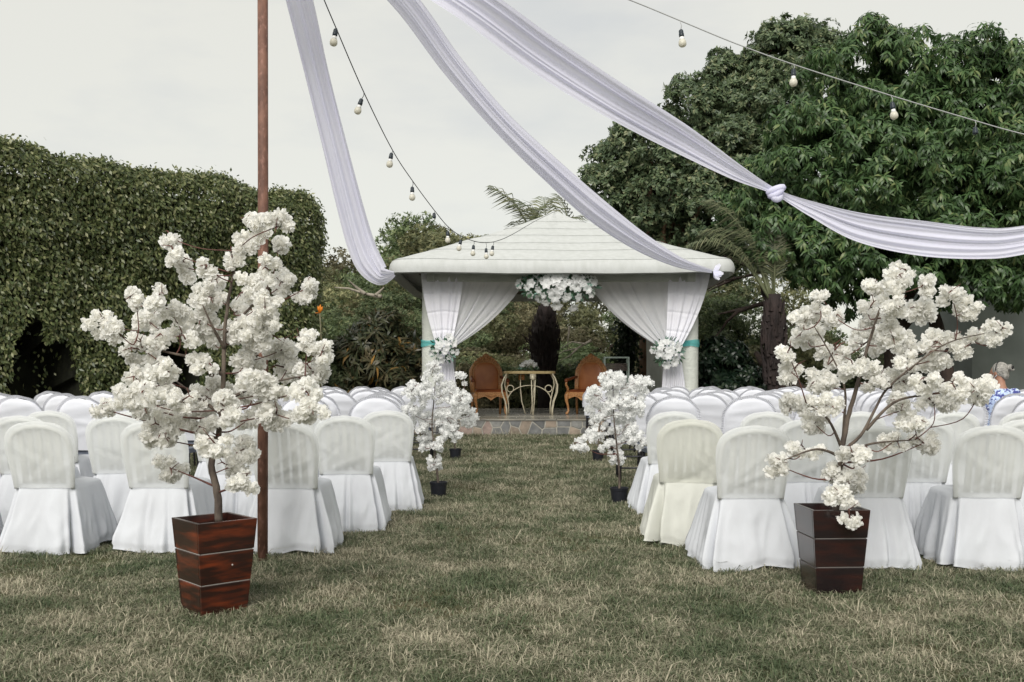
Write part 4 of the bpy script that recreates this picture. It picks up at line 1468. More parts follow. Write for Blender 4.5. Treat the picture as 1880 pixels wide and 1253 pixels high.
def cotton_meshes(seed, ivory):
    g = random.Random(seed)
    folds = []
    for k in range(7):
        folds.append((g.uniform(-.2, .2), g.uniform(.45, .72), g.uniform(0.2, 1.1) * g.choice((-1, 1)), g.uniform(.012, .032), g.uniform(.003, .009) * g.choice((1, 1, -1)), g.uniform(.08, .20)))

    def width(v):
        w = 0.205 + 0.028 * min(1, v / 0.55)
        if v > 0.62:
            w *= max(0.0, 1 - ((v - 0.62) / 0.38) ** 2.6) ** (1 / 2.3)
        return w

    def sheet(side):
        def fn(u, v):
            x = u * 2 - 1
            w = width(v)
            z = 0.445 + 0.455 * v
            lean = 0.045 - 0.115 * v ** 1.1
            edge = max(0, 1 - abs(x) ** 5) ** 0.5 * max(0, 1 - v ** 9) ** 0.5
            th = 0.022 * max(0, 1 - abs(x) ** 9) ** 0.5 * max(0, 1 - v ** 16) ** 0.5
            y = lean + side * th
            px_, pz_ = x * w, z
            if side < 0:
                for (cx, cz, sl, wd, am, ext) in folds:
                    dx, dz = px_ - cx, pz_ - cz
                    L_ = math.hypot(1, sl)
                    along, across = (dx + sl * dz) / L_, (-sl * dx + dz) / L_
                    y -= am * math.exp(-(across / wd) ** 2 - (along / ext) ** 2) * edge
                # cloth sucked in around the middle of the backrest
                y += 0.005 * edge * math.exp(-((v - 0.55) / 0.3) ** 2) * (1 - x * x)
            return Vector((px_, y, pz_))
        return fn
    mb_ = MB()
    mb_.grid(sheet(-1), 34, 30)
    mb_.grid(lambda u, v: sheet(1)(1 - u, v), 18, 16)
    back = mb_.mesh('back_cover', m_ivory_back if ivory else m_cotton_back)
    # skirt
    mb_ = MB()
    n, rows = 256, 20
    ph = [g.uniform(0, 6.28) for _ in range(6)]
    pleat = [(c + g.uniform(-.012, .012), g.uniform(0.07, 0.12), g.uniform(.006, .010)) for c in (0.125, 0.375, 0.625, 0.875)] + [(g.uniform(0, 1), g.uniform(.012, .035), g.uniform(.006, .018)) for _ in range(6)]
    so = g.uniform(0, 50)
    hem = [g.uniform(-1, 1) for _ in range(5)]

    def loop(s_, a, b):
        ang = 2 * PI * s_
        c, q = math.cos(ang), math.sin(ang)
        e = 6
        r_ = (abs(c) ** e + abs(q) ** e) ** (-1 / e)
        return Vector((a * r_ * c, b * r_ * q, 0)), Vector((c, q, 0))

    def skirt(u, v):
        h = v
        a, b = 0.212 + 0.085 * h ** 0.9, 0.235 + 0.075 * h ** 0.9
        p, nrm_ = loop(u, a, b)
        off = 0.0
        for (c, am, wd) in pleat:
            d = (u - c + 0.5) % 1 - 0.5
            off += am * h ** 0.75 * (-math.exp(-(d / wd) ** 2) + 0.55 * math.exp(-((d - wd * 1.9) / (wd * 1.1)) ** 2) + 0.4 * math.exp(-((d + wd * 1.9) / (wd * 1.2)) ** 2))
        off += 0.010 * h * math.sin(u * 2 * PI * 7 + ph[0] + h) + 0.006 * h * math.sin(u * 2 * PI * 13 + ph[1] - 2 * h)
        q3 = p * 1.0
        cr = 0.8 * pnoise(Vector((q3.x * 13 + so, q3.y * 13, v * 0.9))) + 0.8 * (0.5 - 2.4 * abs(pnoise(Vector((q3.x * 11 + so + v * 0.9, q3.y * 11 + 5, v * 1.3))))) + 0.15 * pnoise(Vector((q3.x * 22, q3.y * 22 + so, v * 9)))
        off += 0.016 * cr * (0.25 + 0.9 * v) * math.sin(min(v * 2, 1) * PI * 0.5)
        p += nrm_ * off
        lift = 0.010 + 0.016 * math.sin(u * 6.283 * 2 + ph[3]) + 0.012 * math.sin(u * 6.283 * 5 + ph[4]) + max(0, off) * 0.15
        z = 0.452 + (max(lift, -0.004) - 0.452) * v
        if v == 0:
            z += 0.004
        # bottom tucks under a little
        if v > 0.94:
            p -= nrm_ * 0.012
        return Vector((p.x, p.y + 0.27, z))
    mb_.grid(skirt, n, rows, closed=True)
    o0 = len(mb_.v)
    ctr = []
    for ring in (0.93, 0.7, 0.35):
        for i in range(n):
            p, _ = loop(i / n, 0.212 * ring, 0.235 * ring)
            ctr.append((p.x, p.y + 0.27, 0.457 + 0.022 * (1 - ring ** 2) + (0.008 if ring > .9 else 0.012)))
    mb_.v += ctr
    for k in range(3):
        a0 = 0 if k == 0 else o0 + (k - 1) * n
        b0_ = o0 + k * n
        for i in range(n):
            mb_.f.append((a0 + i, b0_ + i, b0_ + (i + 1) % n, a0 + (i + 1) % n))
    mb_.f.append(tuple(o0 + 2 * n + i for i in range(n)))
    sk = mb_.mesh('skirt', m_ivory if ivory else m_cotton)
    return back, sk


def plastic_chair_mesh():
    mb_ = MB()
    for sx in (-1, 1):
        mb_.tube([(sx * .19, .49, .0), (sx * .175, .45, .43)], 0.018, 6)
        mb_.tube([(sx * .19, .06, .0), (sx * .17, .08, .43)], 0.018, 6)
    mb_.box((0, .27, .43), (.38, .40, .02))
    arch = [Vector((.19, .052, .44)), Vector((.205, .02, .65))]
    for i in range(9):
        a_ = PI * i / 8
        arch.append(Vector((.195 * math.cos(a_), -0.025 - 0.035 * math.sin(a_), .76 + .105 * math.sin(a_))))
    arch += [Vector((-.205, .02, .65)), Vector((-.19, .052, .44))]
    mb_.tube(arch, 0.016, 7)
    for k in range(-2, 3):
        x = k * 0.062
        mb_.box((x, 0.004, .66), (.040, .008, .38), Euler((R(14.2), 0, 0)).to_matrix())
    return mb_.mesh('plastic_frame', m_plastic)


COT = [cotton_meshes(300 + k, False) for k in range(7)]
IVO = [cotton_meshes(330, True)]
PLC = plastic_chair_mesh()


def cotton_chair(px, d, label, var, ivory=False, rz=0.0):
    x = (px - 940) / FPX * d
    t_ = thing('covered_chair', label, 'chair', (x, d + 0.04, 0), rz, 'chairs in white cotton covers')
    b_, s_ = (IVO[0] if ivory else COT[var % len(COT)])
    put('back_cover', b_, t_)
    put('skirt', s_, t_)
    put('plastic_frame', PLC, t_)
    return t_


k = 0
for side, rows in (('left', [(6.62, [70, 282, 521, -150]), (7.62, [632, 424, 212, 38]), (8.67, [710, 545, 400, 250, 92, -60])]),
                   ('right', [(6.09, [1385, 1607, 1824]), (7.0, [1268, 1484, 1694, 1886]), (8.44, [1237, 1408, 1578, 1750, 1884])])):
    for ri, (d, xs) in enumerate(rows):
        xs2 = sorted(xs, key=lambda q: abs(q - 940))
        for ci, px in enumerate(xs2):
            iv = (side == 'right' and ri == 1 and ci == 0)
            lab = '%s cotton-covered chair, %s from the aisle in the %s row on the %s' % ('ivory' if iv else 'white', ORD[ci] if ci else 'the one nearest', ['front-most', 'second', 'third'][ri], side)
            lab = lab.replace('the one nearest from the aisle', 'right beside the aisle').replace('front-most', 'closest')
            cotton_chair(px, d + random.uniform(-.05, .05), lab, k, iv, R(random.uniform(-4, 4)))
            k += 1


def spandex_meshes(seed):
    g = random.Random(seed)
    W, Z0, Z1 = 0.255, 0.47, 0.98

    def width(v):
        w = W * (0.93 + 0.07 * v)
        if v > 0.5:
            w *= max(0, 1 - ((v - 0.5) / 0.5) ** 2.5) ** (1 / 2.0)
        return w
    fo = [(g.uniform(.1, .9), g.uniform(.004, .010), g.uniform(-.5, .5), g.uniform(.03, .06)) for _ in range(4)]

    def sheet(side):
        def fn(u, v):
            x = u * 2 - 1
            w = width(v)
            edge = max(0, 1 - abs(x) ** 4) ** 0.5 * max(0, 1 - v ** 8) ** 0.5
            y = 0.05 - 0.14 * v + side * 0.038 * edge
            if side < 0:
                for (c, am, tl, wd) in fo:
                    y -= am * math.exp(-((v - c - tl * x * 0.3) / wd) ** 2) * edge
            return Vector((x * w, y, Z0 + (Z1 - Z0) * v))
        return fn
    mb_ = MB()
    mb_.grid(sheet(-1), 24, 22)
    mb_.grid(lambda u, v: sheet(1)(1 - u, v), 14, 14)
    cover = mb_.mesh('back_cover', m_spandex)
    mb_ = MB()
    ncol = 260
    outl = []
    for i in range(101):
        q = i / 100
        if q < 0.5:
            v = 0.30 + 0.70 * math.sin(q * PI)
            outl.append((-width(v), v))
        else:
            v = 0.30 + 0.70 * math.sin(q * PI)
            outl.append((width(v), v))

    def ruffle(u, v):
        f_ = u * 100
        i = min(int(f_), 99)
        a_, b_ = outl[i], outl[i + 1]
        x = a_[0] + (b_[0] - a_[0]) * (f_ - i)
        vv = a_[1] + (b_[1] - a_[1]) * (f_ - i)
        tx, tz = (b_[0] - a_[0]), (b_[1] - a_[1]) * (Z1 - Z0)
        L_ = math.hypot(tx, tz) or 1
        nx, nz = -tz / L_, tx / L_
        y = 0.05 - 0.14 * vv
        zig = math.sin(u * ncol * PI * 0.5)
        w_ = 0.030 * v * (0.9 + 0.12 * math.sin(u * 40 + seed))
        return Vector((x + nx * w_, y - 0.014 * v + zig * 0.013 * (0.3 + v), Z0 + (Z1 - Z0) * vv + nz * w_))
    mb_.grid(ruffle, ncol, 2)
    rf = mb_.mesh('ruffle', m_ruffle)
    return cover, rf


SPX = [spandex_meshes(400 + k) for k in range(5)]
mb = MB()
mb.box((0, .26, .45), (.43, .42, .045))
SEAT = mb.mesh('seat', m_seat, smooth=False)
LEGS = []
for sx in (-1, 1):
    LEGS.append(MB().tube([(sx * .20, .46, 0), (sx * .19, .44, .43)], 0.015, 6).mesh('leg', m_darkmetal))
    LEGS.append(MB().tube([(sx * .20, .03, 0), (sx * .195, .05, .45), (sx * .19, -0.03, .80)], 0.015, 6).mesh('leg', m_darkmetal))
STR = []
for z in (.16, .29):
    STR.append(MB().tube([(-.2, .035, z), (.2, .035, z)], 0.010, 6).mesh('stretcher', m_darkmetal))
    for sx in (-1, 1):
        STR.append(MB().tube([(sx * .2, .04, z + .03), (sx * .2, .455, z + .03)], 0.010, 6).mesh('stretcher', m_darkmetal))


def spandex_chair(x, y, label, var, rz, legs):
    t_ = thing('ruffled_chair', label, 'chair', (x, y, 0), rz, 'chairs in ruffled spandex caps')
    c_, r_ = SPX[var % 5]
    put('back_cover', c_, t_)
    put('ruffle', r_, t_)
    put('seat', SEAT, t_)
    for m_ in LEGS:
        put('leg', m_, t_)
    if legs:
        for m_ in STR:
            put('stretcher', m_, t_)
    return t_


SP_ROWS = [9.75, 11.15, 12.6, 14.0, 15.4, 16.8, 18.2]
HIDDEN = set()
for side, x0, sg in (('left', -1.33, -1), ('right', 1.58, 1)):
    for ri, d in enumerate(SP_ROWS):
        for ci in range(9):
            x = x0 + sg * 0.70 * ci + random.uniform(-.05, .05) + (-0.28 if side == 'right' and ri == 1 else 0) + sg * (0.12 * (ri % 3))
            px = 940 + x / d * FPX
            if px < -50 or px > 1930 or (side, ri, ci) in HIDDEN:
                continue
            if side == 'left' and ri >= 4 and px < 560 and d > 15:      # the hedge stands there
                continue
            if side == 'left' and px < 250 and d > 13.5:
                continue
            pos = 'right beside the aisle' if ci == 0 else '%s from the aisle' % ORD[ci]
            lab = 'ruffle-edged white chair, %s in ruffled row %d from the front, %s block' % (pos, ri + 1, side)
            lab = 'white ruffle-capped chair %s in the %s ruffled row of the %s block' % (pos, ORD[ri] if ri else 'nearest', side)
            spandex_chair(x, d + random.uniform(-.08, .08), lab, random.randrange(5), R(random.uniform(-7, 7)), ci == 0)


# ------------------------------------------------------------------ person
def make_person():
    x, y = 1.58 + 6 * 0.70 - 0.28 + 0.12, 11.15 + 0.30
    px = P(1838, 690, y).x
    t_ = thing('person', 'seated person seen from behind with grey hair in a bun and blue floral dress', 'person', (px, y, 0))

    def rem(mb_, name, mat, vox=0.014, sm=6):
        o_ = mb_.build(name, mat, t_)
        r_ = o_.modifiers.new('remesh', 'REMESH')
        r_.mode = 'VOXEL'
        r_.voxel_size = vox
        r_.use_smooth_shade = True
        s_ = o_.modifiers.new('smooth', 'SMOOTH')
        s_.iterations = sm
        s_.factor = 0.5
        return o_
    tw = Euler((0, 0, R(38))).to_matrix()          # head turned to the left
    hc = Vector((0, 0.05, 1.235))

    def H(a, b, c):
        return hc + tw @ Vector((a, b, c))
    b = MB()
    b.ball(hc, (0.074, 0.095, 0.108), 18, 14, tw)
    b.ball(H(0, 0.045, -0.055), (0.052, 0.055, 0.06), 14, 10, tw)      # jaw
    b.ball(H(0, 0.105, -0.018), (0.014, 0.02, 0.022), 10, 8, tw)       # nose
    for s in (-1, 1):
        b.ball(H(s * 0.076, 0.0, -0.012), (0.012, 0.02, 0.032), 10, 8, tw)   # ears
        b.ball(H(s * 0.03, 0.083, 0.008), (0.014, 0.012, 0.010), 8, 6, tw)   # eyes
    b.ball(H(0, 0.095, -0.058), (0.022, 0.012, 0.010), 8, 6, tw)       # mouth
    b.tube([(0, 0.03, 1.18), (0, 0.01, 1.10), (0, 0, 1.03)], [0.05, 0.052, 0.07], 12)
    b.tube([(0, 0, 1.05), (0, 0, 0.95), (0, 0.01, 0.75), (0, 0.02, 0.52)], [0.09, 0.15, 0.14, 0.16], 16, flat=0.7)
    for s in (-1, 1):
        b.ball((s * 0.16, 0, 0.99), 0.062, 10, 8)
        b.tube([(s * 0.12, 0, 1.01), (s * 0.19, 0.0, 0.95), (s * 0.22, 0.05, 0.72)], [0.05, 0.048, 0.036], 10)
        b.tube([(s * 0.22, 0.05, 0.72), (s * 0.17, 0.20, 0.64), (s * 0.10, 0.30, 0.61)], [0.036, 0.032, 0.024], 10)
        b.tube([(s * 0.10, 0.30, 0.61), (s * 0.08, 0.34, 0.60), (s * 0.065, 0.365, 0.597)], [0.026, 0.036, 0.03], 8, flat=0.5)
        for q in range(4):
            fx = s * (0.085 - 0.018 * q)
            b.tube([(fx, 0.365, 0.60), (fx - s * 0.008, 0.40, 0.597), (fx - s * 0.012, 0.43 - 0.006 * abs(q - 1), 0.583)], [0.0095, 0.009, 0.008], 6)
        b.tube([(s * 0.06, 0.335, 0.605), (s * 0.035, 0.365, 0.602), (s * 0.03, 0.385, 0.596)], [0.011, 0.010, 0.009], 6)
        b.tube([(s * 0.09, 0.04, 0.55), (s * 0.10, 0.25, 0.545), (s * 0.10, 0.46, 0.52)], [0.085, 0.078, 0.058], 12)
        b.tube([(s * 0.10, 0.46, 0.52), (s * 0.10, 0.47, 0.30), (s * 0.10, 0.47, 0.07)], [0.056, 0.05, 0.034], 12)
        b.tube([(s * 0.10, 0.45, 0.045), (s * 0.105, 0.53, 0.035), (s * 0.11, 0.62, 0.02)], [0.04, 0.04, 0.025], 8, flat=0.7)
    rem(b, 'body', m_skin, 0.011, 4)
    d = MB()
    d.tube([(0, 0.005, 1.055), (0, 0, 1.02), (0, 0, 0.94), (0, 0.01, 0.76), (0, 0.02, 0.50)], [0.075, 0.125, 0.165, 0.16, 0.19], 18, flat=0.75)
    for s in (-1, 1):
        d.ball((s * 0.15, 0, 0.985), 0.075, 12, 8)
        d.tube([(s * 0.15, 0, 0.985), (s * 0.205, 0.01, 0.93), (s * 0.22, 0.03, 0.83)], [0.07, 0.066, 0.060], 12)
        d.tube([(s * 0.08, 0.04, 0.55), (s * 0.10, 0.25, 0.55), (s * 0.10, 0.47, 0.53)], [0.11, 0.10, 0.085], 12)
        d.tube([(s * 0.09, 0.48, 0.53), (s * 0.09, 0.50, 0.26)], [0.085, 0.10], 12)
    rem(d, 'dress', m_dress, 0.014, 6)
    h = MB()
    h.ball(H(0, -0.018, 0.024), (0.086, 0.098, 0.100), 20, 14, tw)
    h.ball(H(0, -0.075, -0.035), (0.060, 0.035, 0.055), 14, 10, tw)
    rem(h, 'hair', m_hair, 0.010, 3)
    h = MB()
    h.ball(H(0.01, -0.115, 0.055), (0.040, 0.035, 0.038), 14, 10, tw)
    h.tube([H(0.01 + 0.03 * math.cos(i * .7), -0.12 - 0.004 * i, 0.055 + 0.03 * math.sin(i * .7)) for i in range(9)], 0.012, 7)
    h.build('hair_bun', m_hair, t_)
    MB().tube([H(0.088 * math.cos(q), -0.02 + 0.015, 0.024 + 0.103 * math.sin(q)) for q in [PI * i / 16 for i in range(17)]], 0.006, 6).build('hair_band', m_black, t_)
    MB().tube([H(0.01 + 0.017 * math.cos(i * .785), -0.152, 0.06 + 0.017 * math.sin(i * .785)) for i in range(9)], 0.006, 6).build('hair_clip', m_black, t_)
    mk = MB()
    mk.grid(lambda u, v: H(0.062 * math.sin((u - .5) * 2.4), 0.03 + 0.085 * math.cos((u - .5) * 2.4), -0.02 - 0.075 * v), 12, 6)
    mk.tube([H(-0.058, 0.05, -0.03), H(-0.078, 0.0, -0.005), H(-0.08, -0.015, -0.03), H(-0.058, 0.05, -0.08)], 0.003, 5)
    mk.build('face_mask', m_mask, t_)


make_person()


# ------------------------------------------------------------------ pots and blossom trees
def wood_pot(label, x, y, rz, mat, strip, bolt):
    t_ = thing('planter', label, 'planter', (x, y, 0), rz)
    Hh, s0, s1 = 0.475, 0.243, 0.318
    for k in range(3):
        z0, z1 = Hh * k / 3 + (0.003 if k else 0), Hh * (k + 1) / 3 - 0.003
        w0, w1 = s0 + (s1 - s0) * z0 / Hh, s0 + (s1 - s0) * z1 / Hh
        for q in range(4):
            th = 0.018
            i0, i1 = (w0 / 2, w1 / 2)
            cut = 0 if q % 2 == 0 else th
            v = [(-i0 + cut, -i0, z0), (i0 - cut, -i0, z0), (i0 - cut, -i0 + th, z0), (-i0 + cut, -i0 + th, z0),
                 (-i1 + cut, -i1, z1), (i1 - cut, -i1, z1), (i1 - cut, -i1 + th, z1), (-i1 + cut, -i1 + th, z1)]
            rot = Euler((0, 0, q * PI / 2)).to_matrix()
            o_ = MB().add([rot @ Vector(p) for p in v], [(3, 2, 1, 0), (4, 5, 6, 7), (0, 1, 5, 4), (1, 2, 6, 5), (2, 3, 7, 6), (3, 0, 4, 7)]).build('plank', mat, t_, smooth=False)
            bev(o_, 0.0025, 2)
        if k:
            w = s0 + (s1 - s0) * (z0 - 0.003) / Hh - 0.006
            mb_ = MB()
            for q in range(4):
                rot = Euler((0, 0, q * PI / 2)).to_matrix()
                mb_.box(rot @ Vector((0, -w / 2 + 0.006, z0 - 0.003)), (w - 0.013, 0.010, 0.0045), rot)
            mb_.build('joint_strip', strip, t_, smooth=False)
    MB().box((0, 0, Hh - 0.06), (s1 - 0.055, s1 - 0.055, 0.03)).build('soil', m_soil, t_, smooth=False)
    if bolt:
        MB().lathe([(0.002, -0.001), (0.005, 0.0), (0.0045, 0.002), (0.002, 0.003)], 10).build('bolt', m_strip, t_).matrix_local = Matrix.Translation((0.03, -(s0 + (s1 - s0) * 0.5) / 2, Hh * 0.52)) @ Euler((R(90), 0, 0)).to_matrix().to_4x4()
    return t_


def round_pot(label, x, y, r=0.085, h=0.15):
    t_ = thing('flower_pot', label, 'pot', (x, y, 0), 0, 'black pots of the small blossom trees')
    MB().lathe([(r * .82, 0), (r * .96, h * .8), (r, h * .82), (r * 1.04, h), (r * .97, h), (r * .93, h * .84)], 24).build('bowl', m_blackpot, t_, sharp=40)
    MB().lathe([(r * .9, h * .8), (r * .3, h * .84)], 20).build('soil', m_soil, t_)
    return t_


def blossom_tree(label, base, trunk, stems, clumps, D0, POM, seed, size, dens, trunk_r, depth_spread=0.30, group=None, tw_r=0.0045):
    """clumps: boxes x0 x1 y0 y1 in photograph pixels at depth D0; each gets its own depth."""
    t_ = thing('blossom_tree', label, 'blossom tree', base, 0, group)
    B = Vector(base)
    g = random.Random(seed)
    mbt, mbw = MB(), MB()
    tp = [P(x, y, D0 + dd) - B for (x, y, dd) in trunk]
    tp[0] = Vector((tp[0].x, tp[0].y, tp[0].z))

    def smooth_pts(p_, n):
        out = []
        for i in range(len(p_) - 1):
            for j in range(n):
                q = j / n
                p0, p1, p2, p3 = p_[max(i - 1, 0)], p_[i], p_[i + 1], p_[min(i + 2, len(p_) - 1)]
                out.append(0.5 * ((2 * p1) + (p2 - p0) * q + (2 * p0 - 5 * p1 + 4 * p2 - p3) * q * q + (3 * p1 - p0 - 3 * p2 + p3) * q ** 3))
        out.append(p_[-1])
        return out
    tpp = smooth_pts(tp, 5)
    nt_ = len(tpp)
    mbt.tube([p + Vector((g.uniform(-1, 1), g.uniform(-1, 1), 0)) * trunk_r * 0.12 for p in tpp], [trunk_r * (1 - 0.8 * (i / (nt_ - 1)) ** 1.1) for i in range(nt_)], 9)
    attach = [(p, trunk_r * (1 - 0.75 * i / nt_)) for i, p in enumerate(tpp)]
    for st in stems:
        sp = smooth_pts([P(x, y, D0 + dd) - B for (x, y, dd) in st], 5)
        mbt.tube(sp, [trunk_r * 0.5 * (1 - 0.75 * i / (len(sp) - 1)) for i in range(len(sp))], 8)
        attach += [(p, trunk_r * 0.4) for p in sp]
    spots = []
    for ci, (x0, x1, y0, y1) in enumerate(clumps):
        cx, cy, rx, ry = (x0 + x1) / 2, (y0 + y1) / 2, (x1 - x0) / 1.95, (y1 - y0) / 1.95
        dd = g.uniform(-1, 1) * depth_spread
        k = D0 + dd
        c = P(cx, cy, k) - B
        # limb from trunk: starts at a point of the trunk below the clump
        best, bd = None, 1e9
        for (p, r_) in attach:
            dz = c.z - p.z
            hor = math.hypot(c.x - p.x, c.y - p.y)
            sc_ = (p - c).length + (0.6 if dz < 0.15 * hor else 0) + (0.8 * max(0, p.z - c.z))
            if sc_ < bd:
                best, bd = (p, r_), sc_
        p0, r_ = best
        mid = p0.lerp(c, 0.5) + Vector((g.uniform(-.04, .04), g.uniform(-.04, .04), -0.02 + g.uniform(-.03, .03)))
        br = smooth_pts([p0, mid, c], 5)
        rb = min(r_ * 0.5, 0.0055 + 0.003 * (c - p0).length)
        mbw.tube(br, [max(rb * (1 - 0.72 * i / (len(br) - 1)), tw_r * .6) for i in range(len(br))], 6)
        attach += [(p, rb * .7) for p in br[4:]]
        wx, wz = rx / FPX * k, ry / FPX * k
        wy = min(wx, wz) * 0.95
        area = rx * ry * PI
        sz = 0.042 * size / k * FPX
        n = max(3, int(dens * area / (sz * sz * PI)))
        long_x = wx > wz
        for i in range(n):
            v = Vector((g.gauss(0, 1), g.gauss(0, 1), g.gauss(0, 1)))
            v.normalize()
            q = g.uniform(0.25, 1) ** 0.5
            p = c + Vector((v.x * wx * q, v.y * wy * q, v.z * wz * q)) * 0.93
            p += Vector((0, 0, -0.10 * abs(p.x - c.x) * 0.3))
            spots.append((p, v, g.uniform(0.78, 1.18) * size))
        # a few bare twig ends poking out
        for i in range(2 if rx * ry > 900 else 1):
            v = Vector((g.uniform(-1, 1), g.uniform(-1, -.2), g.uniform(-.7, .9))).normalized()
            e = c + Vector((v.x * wx, v.y * wy, v.z * wz)) * 1.12
            mbw.tube([c, c.lerp(e, .6) + Vector((0, 0, .015)), e], [tw_r, tw_r * .8, tw_r * .35], 5)
            e2 = c.lerp(e, .6) + Vector((0, 0, .015))
            mbw.tube([e2, e2 + Vector((g.uniform(-.05, .05), -.02, g.uniform(-.03, .05)))], [tw_r * .7, tw_r * .3], 5)
    mbt.build('trunk', m_bark_g, t_)
    mbw.build('branches', m_twig, t_)['kind'] = 'stuff'
    g.shuffle(spots)
    spots.sort(key=lambda s: s[0].y)          # nearest to the camera first
    rest = []
    for i, (p, v, s) in enumerate(spots):
        d = (v + Vector((0, -0.35, 0.25))).normalized()
        e = d.to_track_quat('Z', 'Y').to_euler()
        e.rotate_axis('Z', g.uniform(0, 6.28))
        if i < 300:
            put('blossom', g.choice(POM), t_, loc=p, rot=e, scl=s)
        else:
            rest.append((p, e, s))
    if rest:
        V, T, RN, off = [], [], [], 0
        for (p, e, s) in rest:
            me = g.choice(POM)
            co = np.empty(len(me.vertices) * 3, np.float32)
            me.vertices.foreach_get('co', co)
            co = co.reshape(-1, 3) * s
            rm = np.array(e.to_matrix())
            V.append(co @ rm.T + np.array(p))
            tr = np.array([q for f in me.polygons for q in ((f.vertices[0], f.vertices[1], f.vertices[2]), (f.vertices[0], f.vertices[2], f.vertices[3]))])
            T.append(tr + off)
            rv = np.empty(len(me.vertices), np.float32)
            me.attributes['rnd'].data.foreach_get('value', rv)
            RN.append(rv)
            off += len(co)
        o_ = put('blossoms_behind', np_mesh('blossoms_behind', np.concatenate(V), np.concatenate(T), np.concatenate(RN), POM[0].materials[0], smooth=True), t_)
        o_['kind'] = 'stuff'
    return t_, len(spots)


LX, LY = -1.525, 5.10
wood_pot('square mahogany planter with reddish grain on the grass at left', LX, LY, R(42), m_wood, m_strip, True)
RX, RY = 1.775, 5.54
wood_pot('square near-black mahogany planter on the grass at right', RX, RY, R(3), m_wood_dark, m_strip_d, False)

left_cl = [(440, 500, 392, 440), (490, 532, 392, 440), (425, 480, 425, 470), (495, 528, 440, 475), (409, 446, 466, 494), (474, 512, 472, 520), (500, 545, 495, 545), (430, 480, 505, 560), (455, 520, 535, 605), (543, 580, 505, 556), (420, 455, 550, 590),
           (296, 330, 424, 452), (303, 340, 450, 485), (325, 363, 470, 515), (363, 392, 480, 508), (380, 405, 500, 528),
           (344, 414, 519, 568), (335, 405, 565, 611), (307, 350, 602, 626), (325, 360, 615, 640), (229, 270, 535, 567), (270, 310, 523, 565), (295, 337, 555, 598),
           (247, 293, 563, 611), (159, 208, 574, 620), (190, 245, 590, 635), (225, 300, 615, 671), (270, 303, 600, 640),
           (405, 483, 584, 640), (415, 485, 635, 697), (488, 545, 620, 667), (540, 590, 607, 650), (575, 613, 625, 665), (497, 560, 653, 700), (550, 600, 655, 712), (470, 530, 695, 740), (530, 590, 700, 735),
           (275, 345, 660, 705), (340, 410, 653, 690), (233, 262, 678, 706), (210, 262, 704, 750), (240, 280, 725, 765), (168, 208, 736, 766),
           (261, 320, 735, 797), (310, 360, 710, 760), (340, 400, 710, 770), (395, 440, 720, 790), (350, 400, 765, 800), (428, 502, 706, 750), (474, 540, 740, 783), (535, 608, 724, 772), (440, 474, 755, 785),
           (261, 321, 783, 829), (284, 340, 834, 884), (365, 430, 796, 840), (425, 470, 800, 850), (395, 450, 840, 875), (425, 468, 860, 914), (225, 300, 700, 755), (268, 330, 755, 815), (310, 400, 735, 795), (355, 420, 690, 730), (430, 500, 680, 725), (280, 330, 700, 740), (440, 520, 590, 640), (360, 420, 590, 640)]
n1 = blossom_tree('tall white artificial blossom tree in the reddish planter at left', (LX, LY, 0.43),
                  [(402, 958, 0), (399, 905, 0), (389, 855, 0.02), (400, 805, 0.02), (408, 740, 0), (411, 650, 0), (416, 575, 0), (428, 505, 0), (440, 440, .02)],
                  [[(411, 690, 0), (360, 660, -.05), (300, 645, -.1), (250, 625, -.12)], [(405, 760, 0), (350, 720, .05), (310, 690, .08)], [(412, 640, 0), (390, 600, -.08), (372, 560, -.1)], [(414, 610, 0), (455, 570, .05), (500, 520, .08)], [(408, 740, 0), (470, 710, -.1), (560, 690, -.15)]],
                  left_cl, LY, POM_C, 501, 0.92, 2.7, 0.021)
right_cl = [(1640, 1686, 479, 512), (1582, 1625, 510, 551), (1615, 1668, 498, 545), (1668, 1714, 508, 546), (1570, 1615, 545, 598), (1605, 1659, 541, 590), (1726, 1770, 527, 565), (1755, 1797, 548, 584), (1659, 1730, 551, 589), (1481, 1520, 532, 567), (1453, 1505, 565, 605), (1505, 1558, 565, 600),
            (1446, 1516, 595, 640), (1492, 1560, 624, 676), (1428, 1464, 634, 662), (1430, 1480, 660, 705), (1475, 1532, 675, 722), (1564, 1623, 595, 660), (1610, 1660, 590, 640), (1635, 1690, 612, 650), (1685, 1735, 610, 645), (1731, 1779, 608, 660), (1779, 1815, 606, 636), (1808, 1849, 590, 634),
            (1635, 1690, 645, 682), (1685, 1745, 640, 680), (1544, 1590, 656, 700), (1580, 1625, 670, 724), (1615, 1675, 680, 724), (1670, 1731, 680, 720), (1424, 1490, 724, 758), (1480, 1548, 726, 764), (1468, 1520, 758, 797),
            (1627, 1690, 725, 780), (1680, 1751, 720, 765), (1731, 1780, 694, 740), (1775, 1826, 692, 742), (1615, 1670, 792, 826), (1665, 1727, 796, 832), (1445, 1512, 812, 842), (1398, 1448, 835, 870), (1536, 1596, 817, 860), (1516, 1565, 850, 895), (1545, 1590, 860, 905), (1520, 1575, 890, 932), (1535, 1580, 922, 969), (1545, 1575, 935, 968), (1640, 1700, 760, 790)]
